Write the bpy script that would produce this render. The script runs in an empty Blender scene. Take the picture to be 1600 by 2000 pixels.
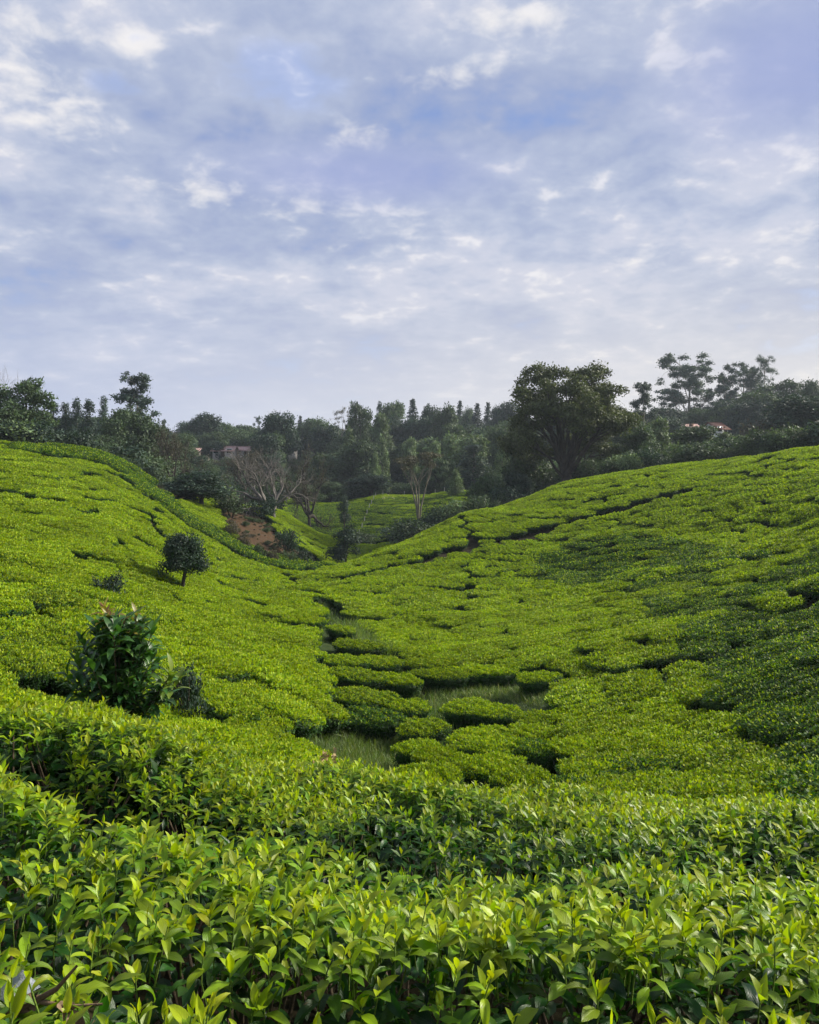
import bpy, math, random
import numpy as np
from mathutils import Matrix, Vector

R = math.radians
RS = np.random.RandomState(11)
random.seed(5)
SC = bpy.context.scene
COL = SC.collection

# ------------------------------------------------------------------ camera, sky, sun, exposure
F = 1540.0          # focal length in pixels of the 1600 x 2000 photograph
HZ = 900.0          # row of the horizon in it
cam_d = bpy.data.cameras.new('camera')
cam_d.sensor_width = 36.0
cam_d.lens = F / 2000.0 * 36.0
cam_d.shift_y = -(1000.0 - HZ) / 2000.0
cam_d.clip_start = 0.05
cam_d.clip_end = 6000.0
cam = bpy.data.objects.new('camera', cam_d)
COL.objects.link(cam)
cam.location = (0, 0, 0)
cam.rotation_euler = (R(90), 0, 0)
SC.camera = cam

SUN_EL, SUN_AZ = 31.0, 66.0        # degrees; azimuth clockwise from the viewing direction (+Y)
sun_d = bpy.data.lights.new('sun', 'SUN')
sun_d.energy = 4.6
sun_d.angle = R(9.0)
sun_d.color = (1.0, 0.94, 0.80)
sun = bpy.data.objects.new('sun', sun_d)
COL.objects.link(sun)
sun.rotation_euler = (R(90 - SUN_EL), 0, R(-SUN_AZ + 180))

SC.view_settings.view_transform = 'Standard'
SC.view_settings.look = 'None'
SC.view_settings.exposure = 0.74
SC.view_settings.gamma = 1.0
SC.view_settings.use_curve_mapping = False
SC.cycles.use_denoising = True
SC.cycles.max_bounces = 6
SC.cycles.diffuse_bounces = 3
SC.cycles.glossy_bounces = 2
SC.cycles.transmission_bounces = 4
SC.cycles.volume_bounces = 0
SC.cycles.use_adaptive_sampling = True
SC.cycles.adaptive_threshold = 0.02


class NT:
    """small helper to write node trees"""
    def __init__(self, tree):
        self.t = tree
        tree.nodes.clear()

    def n(self, kind, **kw):
        nd = self.t.nodes.new(kind)
        for k, v in kw.items():
            if k.startswith('i_'):
                key = k[2:]
                key = int(key) if key.isdigit() else key
                nd.inputs[key].default_value = v
            else:
                setattr(nd, k, v)
        return nd

    def l(self, a, b):
        self.t.links.new(a, b)

    def math(self, op, a, b=None, clamp=False):
        m = self.n('ShaderNodeMath', operation=op, use_clamp=clamp)
        for i, v in enumerate((a, b)):
            if v is None:
                continue
            if isinstance(v, (int, float)):
                m.inputs[i].default_value = v
            else:
                self.l(v, m.inputs[i])
        return m.outputs[0]

    def mix(self, fac, a, b, blend='MIX'):
        m = self.n('ShaderNodeMix', data_type='RGBA', blend_type=blend)
        for i, v in ((0, fac), (6, a), (7, b)):
            if isinstance(v, (int, float)):
                m.inputs[i].default_value = v
            elif isinstance(v, tuple):
                m.inputs[i].default_value = v if len(v) == 4 else (*v, 1)
            else:
                self.l(v, m.inputs[i])
        return m.outputs[2]

    def ramp(self, fac, stops, interp='LINEAR'):
        r = self.n('ShaderNodeValToRGB')
        cr = r.color_ramp
        cr.interpolation = interp
        while len(cr.elements) < len(stops):
            cr.elements.new(0.5)
        for e, (p, c) in zip(cr.elements, stops):
            e.position = p
            e.color = c if len(c) == 4 else (*c, 1)
        self.l(fac, r.inputs[0])
        return r.outputs[0]

    def rng(self, v, a, b, c=0.0, d=1.0, smooth=True):
        m = self.n('ShaderNodeMapRange', interpolation_type='SMOOTHSTEP' if smooth else 'LINEAR')
        m.inputs[1].default_value, m.inputs[2].default_value = a, b
        m.inputs[3].default_value, m.inputs[4].default_value = c, d
        self.l(v, m.inputs[0])
        return m.outputs[0]


def build_world():
    w = bpy.data.worlds.new('World')
    SC.world = w
    w.use_nodes = True
    t = NT(w.node_tree)
    tc = t.n('ShaderNodeTexCoord')
    d = tc.outputs['Generated']
    sep = t.n('ShaderNodeSeparateXYZ')
    t.l(d, sep.inputs[0])
    zc = t.math('MAXIMUM', sep.outputs[2], 0.0)
    den = t.math('ADD', zc, 0.26)
    comb = t.n('ShaderNodeCombineXYZ')
    t.l(t.math('DIVIDE', sep.outputs[0], den), comb.inputs[0])
    t.l(t.math('DIVIDE', sep.outputs[1], den), comb.inputs[1])
    P = comb.outputs[0]                                  # place on the cloud layer overhead
    sky = t.n('ShaderNodeTexSky', sky_type='NISHITA', sun_disc=False, sun_elevation=R(SUN_EL), sun_rotation=R(SUN_AZ),
              altitude=1500.0, air_density=1.0, dust_density=1.5)

    def noise(off, scale, detail, rough, dist=0.0):
        mp = t.n('ShaderNodeMapping')
        mp.inputs['Location'].default_value = off
        t.l(P, mp.inputs[0])
        nz = t.n('ShaderNodeTexNoise', i_Scale=scale, i_Detail=detail, i_Roughness=rough, i_Distortion=dist)
        t.l(mp.outputs[0], nz.inputs['Vector'])
        return nz.outputs['Fac']
    big = noise((3.1, 1.7, 0), 1.5, 4.0, 0.5, 0.2)
    mid = noise((7.3, 2.2, 0), 4.6, 5.0, 0.5, 0.25)
    small = noise((1.3, 9.2, 0), 15.0, 6.0, 0.55, 0.2)
    dens = t.math('ADD', t.math('MULTIPLY', big, 0.45), t.math('ADD', t.math('MULTIPLY', mid, 0.38), t.math('MULTIPLY', small, 0.17)))
    cover = t.rng(dens, 0.33, 0.45)
    # colours are radiance / 0.1 (the strength below)
    blue = t.mix(0.45, sky.outputs[0], (1.5, 2.5, 6.2))
    shade = t.rng(t.math('ADD', t.math('MULTIPLY', big, 0.45), t.math('ADD', t.math('MULTIPLY', mid, 0.35), t.math('MULTIPLY', small, 0.20))), 0.40, 0.60)
    grey = t.ramp(shade, [(0.0, (0.265, 0.320, 0.500)), (0.35, (0.325, 0.378, 0.535)), (0.7, (0.39, 0.435, 0.575)), (1.0, (0.48, 0.505, 0.62))])
    grey = t.mix(1.0, grey, (10, 9.9, 9.55), 'MULTIPLY')
    c1 = t.mix(cover, blue, grey)
    puff = t.rng(t.math('ADD', t.math('MULTIPLY', big, 0.25), t.math('ADD', t.math('MULTIPLY', mid, 0.40), t.math('MULTIPLY', small, 0.35))), 0.56, 0.67)
    c2 = t.mix(t.math('MULTIPLY', puff, 0.8), c1, (7.4, 7.2, 7.2))
    # clouds one can point at: bright broken banks, a blue rift and a dark bank (direction, half width, half height, kind)
    def patch(az, el, sx, sz, edge=0.55):
        c = (math.sin(R(az)) * math.cos(R(el)), math.cos(R(az)) * math.cos(R(el)), math.sin(R(el)))
        sb = t.n('ShaderNodeVectorMath', operation='SUBTRACT')
        t.l(d, sb.inputs[0])
        sb.inputs[1].default_value = c
        mu = t.n('ShaderNodeVectorMath', operation='MULTIPLY')
        t.l(sb.outputs[0], mu.inputs[0])
        mu.inputs[1].default_value = (1 / sx, 0.7 / sx, 1 / sz)
        ln = t.n('ShaderNodeVectorMath', operation='LENGTH')
        t.l(mu.outputs[0], ln.inputs[0])
        return t.rng(ln.outputs['Value'], 0.0, 1.0, 1.0, 0.0)

    def at(px, py, wx, wy):
        return patch(math.degrees(math.atan((px - 800) / F)), math.degrees(math.atan((HZ - py) / math.hypot(F, px - 800))), wx / F, wy / F)
    fine = t.math('ADD', t.math('MULTIPLY', mid, 0.5), t.math('MULTIPLY', small, 0.5))
    lit = None
    for a_ in ((70, 200, 230, 120), (10, 60, 220, 80), (260, 100, 90, 50), (710, 260, 120, 40), (985, 40, 190, 34), (900, 150, 220, 40), (1290, 500, 170, 60), (1530, 460, 110, 36), (400, 375, 130, 40),
               (590, 400, 130, 45), (660, 480, 120, 36)):
        p = at(*a_)
        lit = p if lit is None else t.math('MAXIMUM', lit, p)
    litc = t.rng(t.math('ADD', fine, t.math('MULTIPLY', lit, 0.13)), 0.54, 0.76)
    c2 = t.mix(t.math('MULTIPLY', litc, 0.72), c2, (7.6, 7.3, 7.0))
    rift = t.rng(t.math('ADD', fine, t.math('MULTIPLY', t.math('MAXIMUM', at(225, 165, 100, 45), at(560, 150, 200, 100)), 0.25)), 0.60, 0.78)
    c2 = t.mix(t.math('MULTIPLY', rift, 0.4), c2, (2.0, 3.1, 6.4))
    bank = t.math('MULTIPLY', t.math('MAXIMUM', at(1560, 120, 330, 190), at(700, 340, 420, 90)), 0.75)
    c2 = t.mix(bank, c2, (2.65, 3.1, 5.3))
    # thin layered haze of the cloud deck towards the horizon
    hz = t.rng(sep.outputs[2], 0.0, 0.30, 1.0, 0.0)
    # warmer, brighter towards the sun's side
    nx = t.n('ShaderNodeVectorMath', operation='DOT_PRODUCT')
    t.l(d, nx.inputs[0])
    nx.inputs[1].default_value = (math.sin(R(SUN_AZ)), math.cos(R(SUN_AZ)), 0.1)
    side = t.rng(nx.outputs['Value'], -0.1, 1.0)
    hcol = t.mix(side, (4.4, 4.75, 6.0), (7.1, 6.6, 5.9))
    c3 = t.mix(t.math('MULTIPLY', hz, 0.88), c2, hcol)
    bg = t.n('ShaderNodeBackground', i_Strength=0.079)
    t.l(c3, bg.inputs[0])
    out = t.n('ShaderNodeOutputWorld')
    t.l(bg.outputs[0], out.inputs[0])
    w.cycles.sampling_method = 'MANUAL'
    w.cycles.sample_map_resolution = 512


build_world()


# ------------------------------------------------------------------ object helpers
def mesh_from(name, V, faces, mats=(), uv=None, attrs=None, smooth=False, mat_idx=None):
    """faces: list of (m,k) int arrays"""
    me = bpy.data.meshes.new(name)
    V = np.asarray(V, dtype=np.float32)
    me.vertices.add(len(V))
    me.vertices.foreach_set('co', V.ravel())
    fl = [np.asarray(f, dtype=np.int32) for f in faces if len(f)]
    loops = np.concatenate([f.ravel() for f in fl])
    tot = np.concatenate([np.full(len(f), f.shape[1], dtype=np.int32) for f in fl])
    start = np.concatenate([[0], np.cumsum(tot)[:-1]]).astype(np.int32)
    me.loops.add(len(loops))
    me.loops.foreach_set('vertex_index', loops)
    me.polygons.add(len(tot))
    me.polygons.foreach_set('loop_start', start)
    if mat_idx is not None:
        me.polygons.foreach_set('material_index', np.asarray(mat_idx, dtype=np.int32))
    if smooth:
        me.polygons.foreach_set('use_smooth', np.ones(len(tot), dtype=bool))
    if uv is not None:
        l = me.uv_layers.new(name='UVMap')
        l.data.foreach_set('uv', np.asarray(uv, dtype=np.float32)[loops].ravel())
    for k, v in (attrs or {}).items():
        a = me.attributes.new(k, 'FLOAT', 'POINT')
        a.data.foreach_set('value', np.asarray(v, dtype=np.float32))
    me.update(calc_edges=True)
    for m in mats:
        me.materials.append(m)
    return me


def obj(name, me, parent=None, loc=None):
    o = bpy.data.objects.new(name, me)
    COL.objects.link(o)
    if parent is not None:
        o.parent = parent
    if loc is not None:
        o.location = loc
    return o


def tag(o, label=None, cat=None, group=None, kind=None):
    for k, v in (('label', label), ('category', cat), ('group', group), ('kind', kind)):
        if v:
            o[k] = v
    return o


def empty(name, loc, label, cat, group=None):
    o = bpy.data.objects.new(name, None)
    COL.objects.link(o)
    o.location = loc
    o.empty_display_size = 0.2
    return tag(o, label, cat, group)


class MB:
    """collects vertices and faces of one mesh"""
    def __init__(self):
        self.V, self.Q, self.T, self.n = [], [], [], 0
        self.A = []

    def add(self, V, Q=None, T=None, a=0.0):
        V = np.asarray(V, dtype=float)
        self.V.append(V)
        if Q is not None and len(Q):
            self.Q.append(np.asarray(Q) + self.n)
        if T is not None and len(T):
            self.T.append(np.asarray(T) + self.n)
        self.A.append(np.full(len(V), a))
        self.n += len(V)

    def tube(self, pts, rad, sides=6):
        pts = np.asarray(pts, float)
        k = len(pts)
        tg = np.gradient(pts, axis=0)
        tg /= np.linalg.norm(tg, axis=1, keepdims=True) + 1e-9
        ref = np.array([0.31, 0.95, 0.02]) if abs(tg[0][2]) > 0.8 else np.array([0, 0, 1.0])
        u = np.cross(tg, ref)
        u /= np.linalg.norm(u, axis=1, keepdims=True) + 1e-9
        w = np.cross(tg, u)
        a = np.linspace(0, 2 * np.pi, sides, endpoint=False)
        rad = np.asarray(rad, float)
        V = pts[:, None, :] + rad[:, None, None] * (np.cos(a)[None, :, None] * u[:, None, :] + np.sin(a)[None, :, None] * w[:, None, :])
        i = np.arange(k - 1)[:, None] * sides + np.arange(sides)[None, :]
        j = np.arange(k - 1)[:, None] * sides + (np.arange(sides)[None, :] + 1) % sides
        Q = np.stack([i, j, j + sides, i + sides], -1).reshape(-1, 4)
        self.add(V.reshape(-1, 3), Q)

    def box(self, lo, hi):
        x0, y0, z0 = lo
        x1, y1, z1 = hi
        V = [(x0, y0, z0), (x1, y0, z0), (x1, y1, z0), (x0, y1, z0), (x0, y0, z1), (x1, y0, z1), (x1, y1, z1), (x0, y1, z1)]
        Q = [(0, 3, 2, 1), (4, 5, 6, 7), (0, 1, 5, 4), (1, 2, 6, 5), (2, 3, 7, 6), (3, 0, 4, 7)]
        self.add(V, Q)

    def mesh(self, name, mats, smooth=False, attr=None):
        V = np.concatenate(self.V)
        fs = []
        if self.Q:
            fs.append(np.concatenate(self.Q))
        if self.T:
            fs.append(np.concatenate(self.T))
        return mesh_from(name, V, fs, mats, smooth=smooth, attrs={attr: np.concatenate(self.A)} if attr else None)


def snoise(seed, n=14, lo=0.6, hi=2.0):
    """smooth pseudo noise of x, y from summed waves; about -1..1"""
    rs = np.random.RandomState(seed)
    a = rs.rand(n) * 2 * np.pi
    k = np.exp(rs.uniform(math.log(lo), math.log(hi), n))
    ph = rs.rand(n) * 6.28
    kx, ky = k * np.cos(a), k * np.sin(a)
    amp = 1 / np.sqrt(n / 2) * 0.75

    def f(x, y):
        x, y = np.asarray(x, float), np.asarray(y, float)
        s = np.zeros(np.broadcast(x, y).shape)
        for i in range(n):
            s = s + np.sin(kx[i] * x + ky[i] * y + ph[i])
        return s * amp
    return f


def smooth01(x, a, b):
    t = np.clip((x - a) / (b - a), 0, 1)
    return t * t * (3 - 2 * t)


# ------------------------------------------------------------------ terrain: top of the tea canopy as a function of place
# columns of (distance, row) for the top of the tea, as read from the valley's slopes
COLS = {
    -250: [(.8, 2050), (1, 1960), (2, 1650), (3, 1440), (4, 1375), (6, 1400), (9, 1345), (12, 1260), (18, 1150), (26, 1050), (37, 950), (50, 872), (62, 842), (80, 855), (130, 880), (250, 875), (400, 875), (1500, 895)],
    0: [(.8, 2150), (1, 2010), (1.9, 1700), (2.6, 1550), (3.4, 1440), (4, 1395), (6, 1425), (8.5, 1385), (11.5, 1300), (17, 1200), (25, 1100), (36, 1000), (47, 925), (58, 872), (64, 860), (80, 880), (130, 890), (250, 880), (400, 872), (1500, 895)],
    200: [(.8, 2160), (1, 2030), (1.9, 1745), (2.9, 1560), (4, 1450), (5, 1402), (6.5, 1440), (9.3, 1402), (11.5, 1365), (14, 1315), (19, 1230), (26, 1140), (36, 1050), (46, 985), (58, 920), (68, 890), (85, 905), (130, 905), (200, 890), (300, 882), (1500, 895)],
    400: [(.8, 2160), (1, 2040), (1.9, 1780), (3, 1600), (4.2, 1510), (5.4, 1475), (7, 1492), (9.5, 1450), (12, 1395), (15, 1340), (20, 1270), (27, 1200), (36, 1140), (48, 1080), (58, 1040), (68, 1005), (76, 985), (85, 965), (100, 985), (130, 960), (200, 905), (300, 885), (1500, 895)],
    550: [(.8, 2160), (1, 2045), (1.9, 1800), (3, 1640), (4.2, 1548), (5.2, 1512), (7.5, 1540), (10, 1480), (12.5, 1430), (16, 1370), (21, 1300), (29, 1230), (40, 1170), (52, 1128), (62, 1098), (68, 1070), (78, 1035), (95, 1000), (110, 1010), (130, 990), (160, 960), (220, 905), (300, 886), (1500, 895)],
    650: [(.8, 2160), (1, 2045), (1.9, 1810), (3, 1660), (4.2, 1562), (5.2, 1522), (8, 1570), (11, 1508), (14, 1450), (18, 1375), (23, 1300), (31, 1225), (42, 1163), (55, 1120), (62, 1108), (70, 1112), (82, 1085), (95, 1052), (105, 1062), (120, 1035), (140, 985), (165, 980), (220, 915), (300, 888), (1500, 895)],
    740: [(.8, 2160), (1, 2045), (1.9, 1820), (3, 1670), (4.2, 1570), (5.2, 1528), (8, 1580), (11.5, 1515), (15, 1452), (20, 1370), (27, 1282), (36, 1207), (48, 1140), (58, 1098), (66, 1075), (76, 1090), (95, 1068), (108, 1062), (120, 1030), (135, 985), (148, 966), (165, 975), (220, 925), (300, 890), (1500, 895)],
    900: [(.8, 2160), (1, 2045), (1.9, 1830), (3, 1690), (4.2, 1590), (5.2, 1542), (8, 1590), (11, 1530), (14, 1470), (17, 1415), (22, 1345), (30, 1260), (40, 1190), (52, 1120), (63, 1058), (72, 1010), (90, 1030), (110, 1045), (125, 1000), (145, 957), (165, 965), (220, 915), (300, 885), (1500, 895)],
    1100: [(.8, 2160), (1, 2045), (1.9, 1832), (3, 1700), (4.2, 1610), (5.2, 1568), (7.5, 1595), (10, 1545), (13, 1480), (16, 1420), (21, 1345), (29, 1260), (39, 1180), (51, 1100), (63, 1028), (76, 958), (81, 944), (95, 950), (130, 940), (200, 890), (300, 870), (1500, 895)],
    1300: [(.8, 2160), (1, 2045), (1.9, 1832), (3, 1702), (4.2, 1622), (5.2, 1582), (7.2, 1596), (9.5, 1540), (12, 1480), (15, 1410), (19, 1340), (25, 1260), (33, 1180), (44, 1090), (56, 1010), (70, 938), (77, 912), (95, 918), (130, 905), (200, 865), (300, 845), (1500, 895)],
    1500: [(.8, 2160), (1, 2045), (1.9, 1832), (3, 1702), (4.0, 1632), (4.9, 1592), (6.5, 1610), (8.5, 1550), (11, 1480), (14, 1390), (17, 1320), (22, 1240), (29, 1160), (38, 1080), (48, 1000), (60, 925), (70, 888), (90, 895), (130, 890), (200, 850), (300, 838), (1500, 895)],
    1600: [(.8, 2160), (1, 2045), (1.9, 1832), (3, 1702), (4.0, 1635), (4.8, 1597), (6.2, 1612), (8, 1550), (10, 1480), (13, 1380), (16, 1300), (21, 1220), (27, 1140), (35, 1060), (46, 970), (58, 902), (66, 873), (85, 882), (130, 880), (200, 845), (300, 835), (1500, 895)],
    1850: [(.8, 2160), (1, 2045), (1.9, 1832), (3, 1702), (4.0, 1640), (4.6, 1605), (6, 1612), (7.5, 1540), (9.5, 1450), (12, 1350), (15, 1260), (19, 1180), (25, 1090), (33, 1000), (43, 920), (55, 860), (62, 840), (85, 850), (130, 860), (300, 830), (1500, 895)],
}
_an = []
for px, rows in COLS.items():
    th = math.atan((px - 800) / F)
    for (Y, py) in rows:
        r = Y / math.cos(th)
        _an.append((th, math.log(r), -(py - HZ) / F * math.cos(th)))
_an = np.array(_an)
_SX = 3.0


def _phi(d2):
    return 0.5 * d2 * np.log(d2 + 1e-12)


_A = np.stack([_an[:, 0] * _SX, _an[:, 1]], 1)
_n = len(_A)
_K = _phi(((_A[:, None] - _A[None]) ** 2).sum(-1)) + 2e-3 * np.eye(_n)
_Pm = np.concatenate([np.ones((_n, 1)), _A], 1)
_M = np.block([[_K, _Pm], [_Pm.T, np.zeros((3, 3))]])
_sol = np.linalg.solve(_M, np.concatenate([_an[:, 2], np.zeros(3)]))
TH0, TH1, NTH = -0.75, 0.78, 420
LR0, LR1, NLR = math.log(0.6), math.log(1800), 460
_tg = np.linspace(TH0, TH1, NTH)
_lg = np.linspace(LR0, LR1, NLR)
_G = np.stack(np.meshgrid(_tg * _SX, _lg, indexing='ij'), -1).reshape(-1, 2)
_E = np.empty(len(_G))
for s in range(0, len(_G), 20000):
    g = _G[s:s + 20000]
    _E[s:s + 20000] = _phi(((g[:, None] - _A[None]) ** 2).sum(-1)) @ _sol[:_n] + _sol[_n] + g @ _sol[_n + 1:]
_E = _E.reshape(NTH, NLR)
_RUN = np.maximum.accumulate(_E, axis=1)


def _look(grid, th, lr):
    a = np.clip((th - TH0) / (TH1 - TH0) * (NTH - 1), 0, NTH - 1.001)
    b = np.clip((lr - LR0) / (LR1 - LR0) * (NLR - 1), 0, NLR - 1.001)
    i, j = a.astype(int), b.astype(int)
    fa, fb = a - i, b - j
    return (grid[i, j] * (1 - fa) * (1 - fb) + grid[i + 1, j] * fa * (1 - fb) + grid[i, j + 1] * (1 - fa) * fb + grid[i + 1, j + 1] * fa * fb)


_und = snoise(3, 16, 0.35, 1.6)
_und2 = snoise(4, 12, 0.10, 0.30)


def top(x, y):
    """height of the top of the tea at a place"""
    x, y = np.asarray(x, float), np.asarray(y, float)
    r = np.maximum(np.hypot(x, y), 0.8)
    th = np.arctan2(x, y)
    lr = np.log(r)
    lim = 0.72
    tc = np.clip(th, -lim, lim)
    e = _look(_E, tc, lr)
    w = smooth01(np.abs(th), lim, math.pi)
    em = 0.5 * (_look(_E, np.full_like(th, -lim), lr) + _look(_E, np.full_like(th, lim), lr))
    e = e * (1 - w) + em * w
    z = e * r
    return z + smooth01(r, 6, 16) * (0.10 * _und(x, y) + 0.16 * _und2(x, y)) * (1 - smooth01(r, 300, 500))


DEPTH = 0.56        # plucked tea bushes stand this high above the soil; the front ones are taller


def ground(x, y):
    return top(x, y) - DEPTH - 0.30 * (1 - smooth01(np.hypot(x, y), 5.8, 7.2))


def proj(x, y, z):
    return 800 + F * np.asarray(x) / np.asarray(y), HZ - F * np.asarray(z) / np.asarray(y)


def hit(px, py, far=160.0, near=0.9, drop=0.0):
    """where the line of sight through a pixel first meets the top of the tea"""
    th = math.atan((px - 800) / F)
    e = -(py - HZ) / F * math.cos(th)
    lr = np.linspace(math.log(near), math.log(far), 1500)
    ee = _look(_E, np.full(1500, th), lr) - drop / np.exp(lr)
    k = np.where(ee >= e)[0]
    if len(k):
        i = k[0]
    else:
        i = int(np.argmax(ee))
    r = math.exp(lr[i])
    return r * math.sin(th), r * math.cos(th)


def hits(pts, near=5.5, far=160.0, drop=0.0):
    return np.array([hit(a, b, far, near, drop) for a, b in pts])


def densify(P, step):
    out = [P[0]]
    for a, b in zip(P[:-1], P[1:]):
        n = max(1, int(np.linalg.norm(b - a) / step))
        for i in range(1, n + 1):
            out.append(a + (b - a) * i / n)
    return np.array(out)


def dist_line(x, y, P):
    """distance from points to a polyline"""
    x, y = np.asarray(x, float), np.asarray(y, float)
    best = np.full(x.shape, 1e9)
    for a, b in zip(P[:-1], P[1:]):
        d = b - a
        l2 = (d ** 2).sum() + 1e-12
        t = np.clip(((x - a[0]) * d[0] + (y - a[1]) * d[1]) / l2, 0, 1)
        best = np.minimum(best, np.hypot(x - a[0] - t * d[0], y - a[1] - t * d[1]))
    return best


def in_poly(px, py, poly):
    px, py = np.asarray(px, float), np.asarray(py, float)
    c = np.zeros(px.shape, bool)
    n = len(poly)
    for i in range(n):
        x0, y0 = poly[i]
        x1, y1 = poly[(i + 1) % n]
        cond = ((y0 > py) != (y1 > py)) & (px < (x1 - x0) * (py - y0) / (y1 - y0 + 1e-12) + x0)
        c ^= cond
    return c


# ------------------------------------------------------------------ materials
def new_mat(name):
    m = bpy.data.materials.new(name)
    m.use_nodes = True
    t = NT(m.node_tree)
    out = t.n('ShaderNodeOutputMaterial')
    return m, t, out


def leaf_mat(name, stops, rough=0.42, trans=0.35, veins=False, spec=0.45, hue=0.0, objrand=0.25, tint=(1.15, 1.2, 0.4), vr=0.56):
    """leaf colour from the leaf's own age, with variation from leaf to leaf and from plant to plant"""
    m, t, out = new_mat(name)
    age = t.n('ShaderNodeAttribute', attribute_name='age').outputs['Fac']
    rnd = t.n('ShaderNodeAttribute', attribute_name='rnd').outputs['Fac']
    oi = t.n('ShaderNodeObjectInfo').outputs['Random']
    c = t.ramp(age, stops)
    hs = t.n('ShaderNodeHueSaturation')
    t.l(c, hs.inputs['Color'])
    t.l(t.math('ADD', 0.5 - 0.018 - hue, t.math('MULTIPLY', rnd, 0.030)), hs.inputs['Hue'])
    v = t.math('ADD', 1.0 - vr * 0.5 - objrand * 0.5, t.math('ADD', t.math('MULTIPLY', rnd, vr), t.math('MULTIPLY', oi, objrand)))
    t.l(v, hs.inputs['Value'])
    col = hs.outputs[0]
    bs = t.n('ShaderNodeBsdfPrincipled')
    bs.inputs['Roughness'].default_value = rough
    bs.inputs['Specular IOR Level'].default_value = spec
    if veins:
        uv = t.n('ShaderNodeUVMap')
        sp = t.n('ShaderNodeSeparateXYZ')
        t.l(uv.outputs[0], sp.inputs[0])
        ax = t.math('ABSOLUTE', t.math('SUBTRACT', sp.outputs[0], 0.5))
        rib = t.rng(ax, 0.0, 0.05, 1.0, 0.0)
        w = t.math('SINE', t.math('MULTIPLY', t.math('SUBTRACT', sp.outputs[1], t.math('MULTIPLY', ax, 0.55)), 62.0))
        side = t.rng(w, 0.55, 1.0)
        vein = t.math('MAXIMUM', rib, t.math('MULTIPLY', side, 0.45))
        nz = t.n('ShaderNodeTexNoise', i_Scale=9.0, i_Detail=3.0)
        t.l(uv.outputs[0], nz.inputs['Vector'])
        col = t.mix(t.rng(nz.outputs['Fac'], 0.35, 0.75, 0.0, 0.28), col, t.mix(1.0, col, (0.75, 0.8, 0.7), 'MULTIPLY'))
        col = t.mix(t.math('MULTIPLY', vein, 0.35), col, t.mix(1.0, col, (1.5, 1.4, 1.6), 'MULTIPLY'))
        nb = t.n('ShaderNodeTexNoise', i_Scale=3.5, i_Detail=4.0, noise_dimensions='4D')
        t.l(uv.outputs[0], nb.inputs['Vector'])
        t.l(t.math('MULTIPLY', t.math('ADD', oi, rnd), 37.0), nb.inputs['W'])
        worn = t.rng(t.math('ADD', nb.outputs['Fac'], t.math('MULTIPLY', ax, 0.22)), 0.70, 0.76)
        col = t.mix(t.math('MULTIPLY', worn, 0.8), col, (0.13, 0.085, 0.030))
        bp = t.n('ShaderNodeBump', i_Strength=0.35, i_Distance=0.002)
        t.l(t.math('ADD', t.math('MULTIPLY', vein, -1.0), t.math('MULTIPLY', nz.outputs['Fac'], 0.5)), bp.inputs['Height'])
        t.l(bp.outputs[0], bs.inputs['Normal'])
    t.l(col, bs.inputs['Base Color'])
    tr = t.n('ShaderNodeBsdfTranslucent')
    t.l(t.mix(1.0, col, tint, 'MULTIPLY'), tr.inputs[0])
    mx = t.n('ShaderNodeMixShader', i_0=trans)
    t.l(bs.outputs[0], mx.inputs[1])
    t.l(tr.outputs[0], mx.inputs[2])
    t.l(mx.outputs[0], out.inputs[0])
    return m


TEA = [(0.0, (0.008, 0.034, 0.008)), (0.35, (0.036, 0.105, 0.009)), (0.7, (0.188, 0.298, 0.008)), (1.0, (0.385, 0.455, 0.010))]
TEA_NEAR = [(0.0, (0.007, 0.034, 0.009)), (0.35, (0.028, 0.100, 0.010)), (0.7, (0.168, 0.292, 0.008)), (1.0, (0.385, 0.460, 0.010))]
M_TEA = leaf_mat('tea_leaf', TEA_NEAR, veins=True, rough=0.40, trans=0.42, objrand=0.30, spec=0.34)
M_TEAF = leaf_mat('tea_leaf_far', TEA, rough=0.6, trans=0.38, objrand=0.36, spec=0.2, vr=0.34)
M_SHRUB = leaf_mat('shrub_leaf', [(0.0, (0.030, 0.090, 0.026)), (0.45, (0.070, 0.175, 0.030)), (0.75, (0.20, 0.27, 0.04)), (1.0, (0.27, 0.15, 0.05))], veins=True, rough=0.4, trans=0.35, objrand=0.3)


def simple_mat(name, c0, c1, scale=3.0, rough=0.85, bump=0.3, detail=6.0):
    m, t, out = new_mat(name)
    tc = t.n('ShaderNodeTexCoord')
    nz = t.n('ShaderNodeTexNoise', i_Scale=scale, i_Detail=detail, i_Roughness=0.65)
    t.l(tc.outputs['Object'], nz.inputs['Vector'])
    bs = t.n('ShaderNodeBsdfPrincipled', i_Roughness=rough)
    bs.inputs['Specular IOR Level'].default_value = 0.25
    t.l(t.mix(t.rng(nz.outputs['Fac'], 0.3, 0.7), c0, c1), bs.inputs['Base Color'])
    bp = t.n('ShaderNodeBump', i_Strength=bump, i_Distance=0.05)
    t.l(nz.outputs['Fac'], bp.inputs['Height'])
    t.l(bp.outputs[0], bs.inputs['Normal'])
    t.l(bs.outputs[0], out.inputs[0])
    return m


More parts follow.
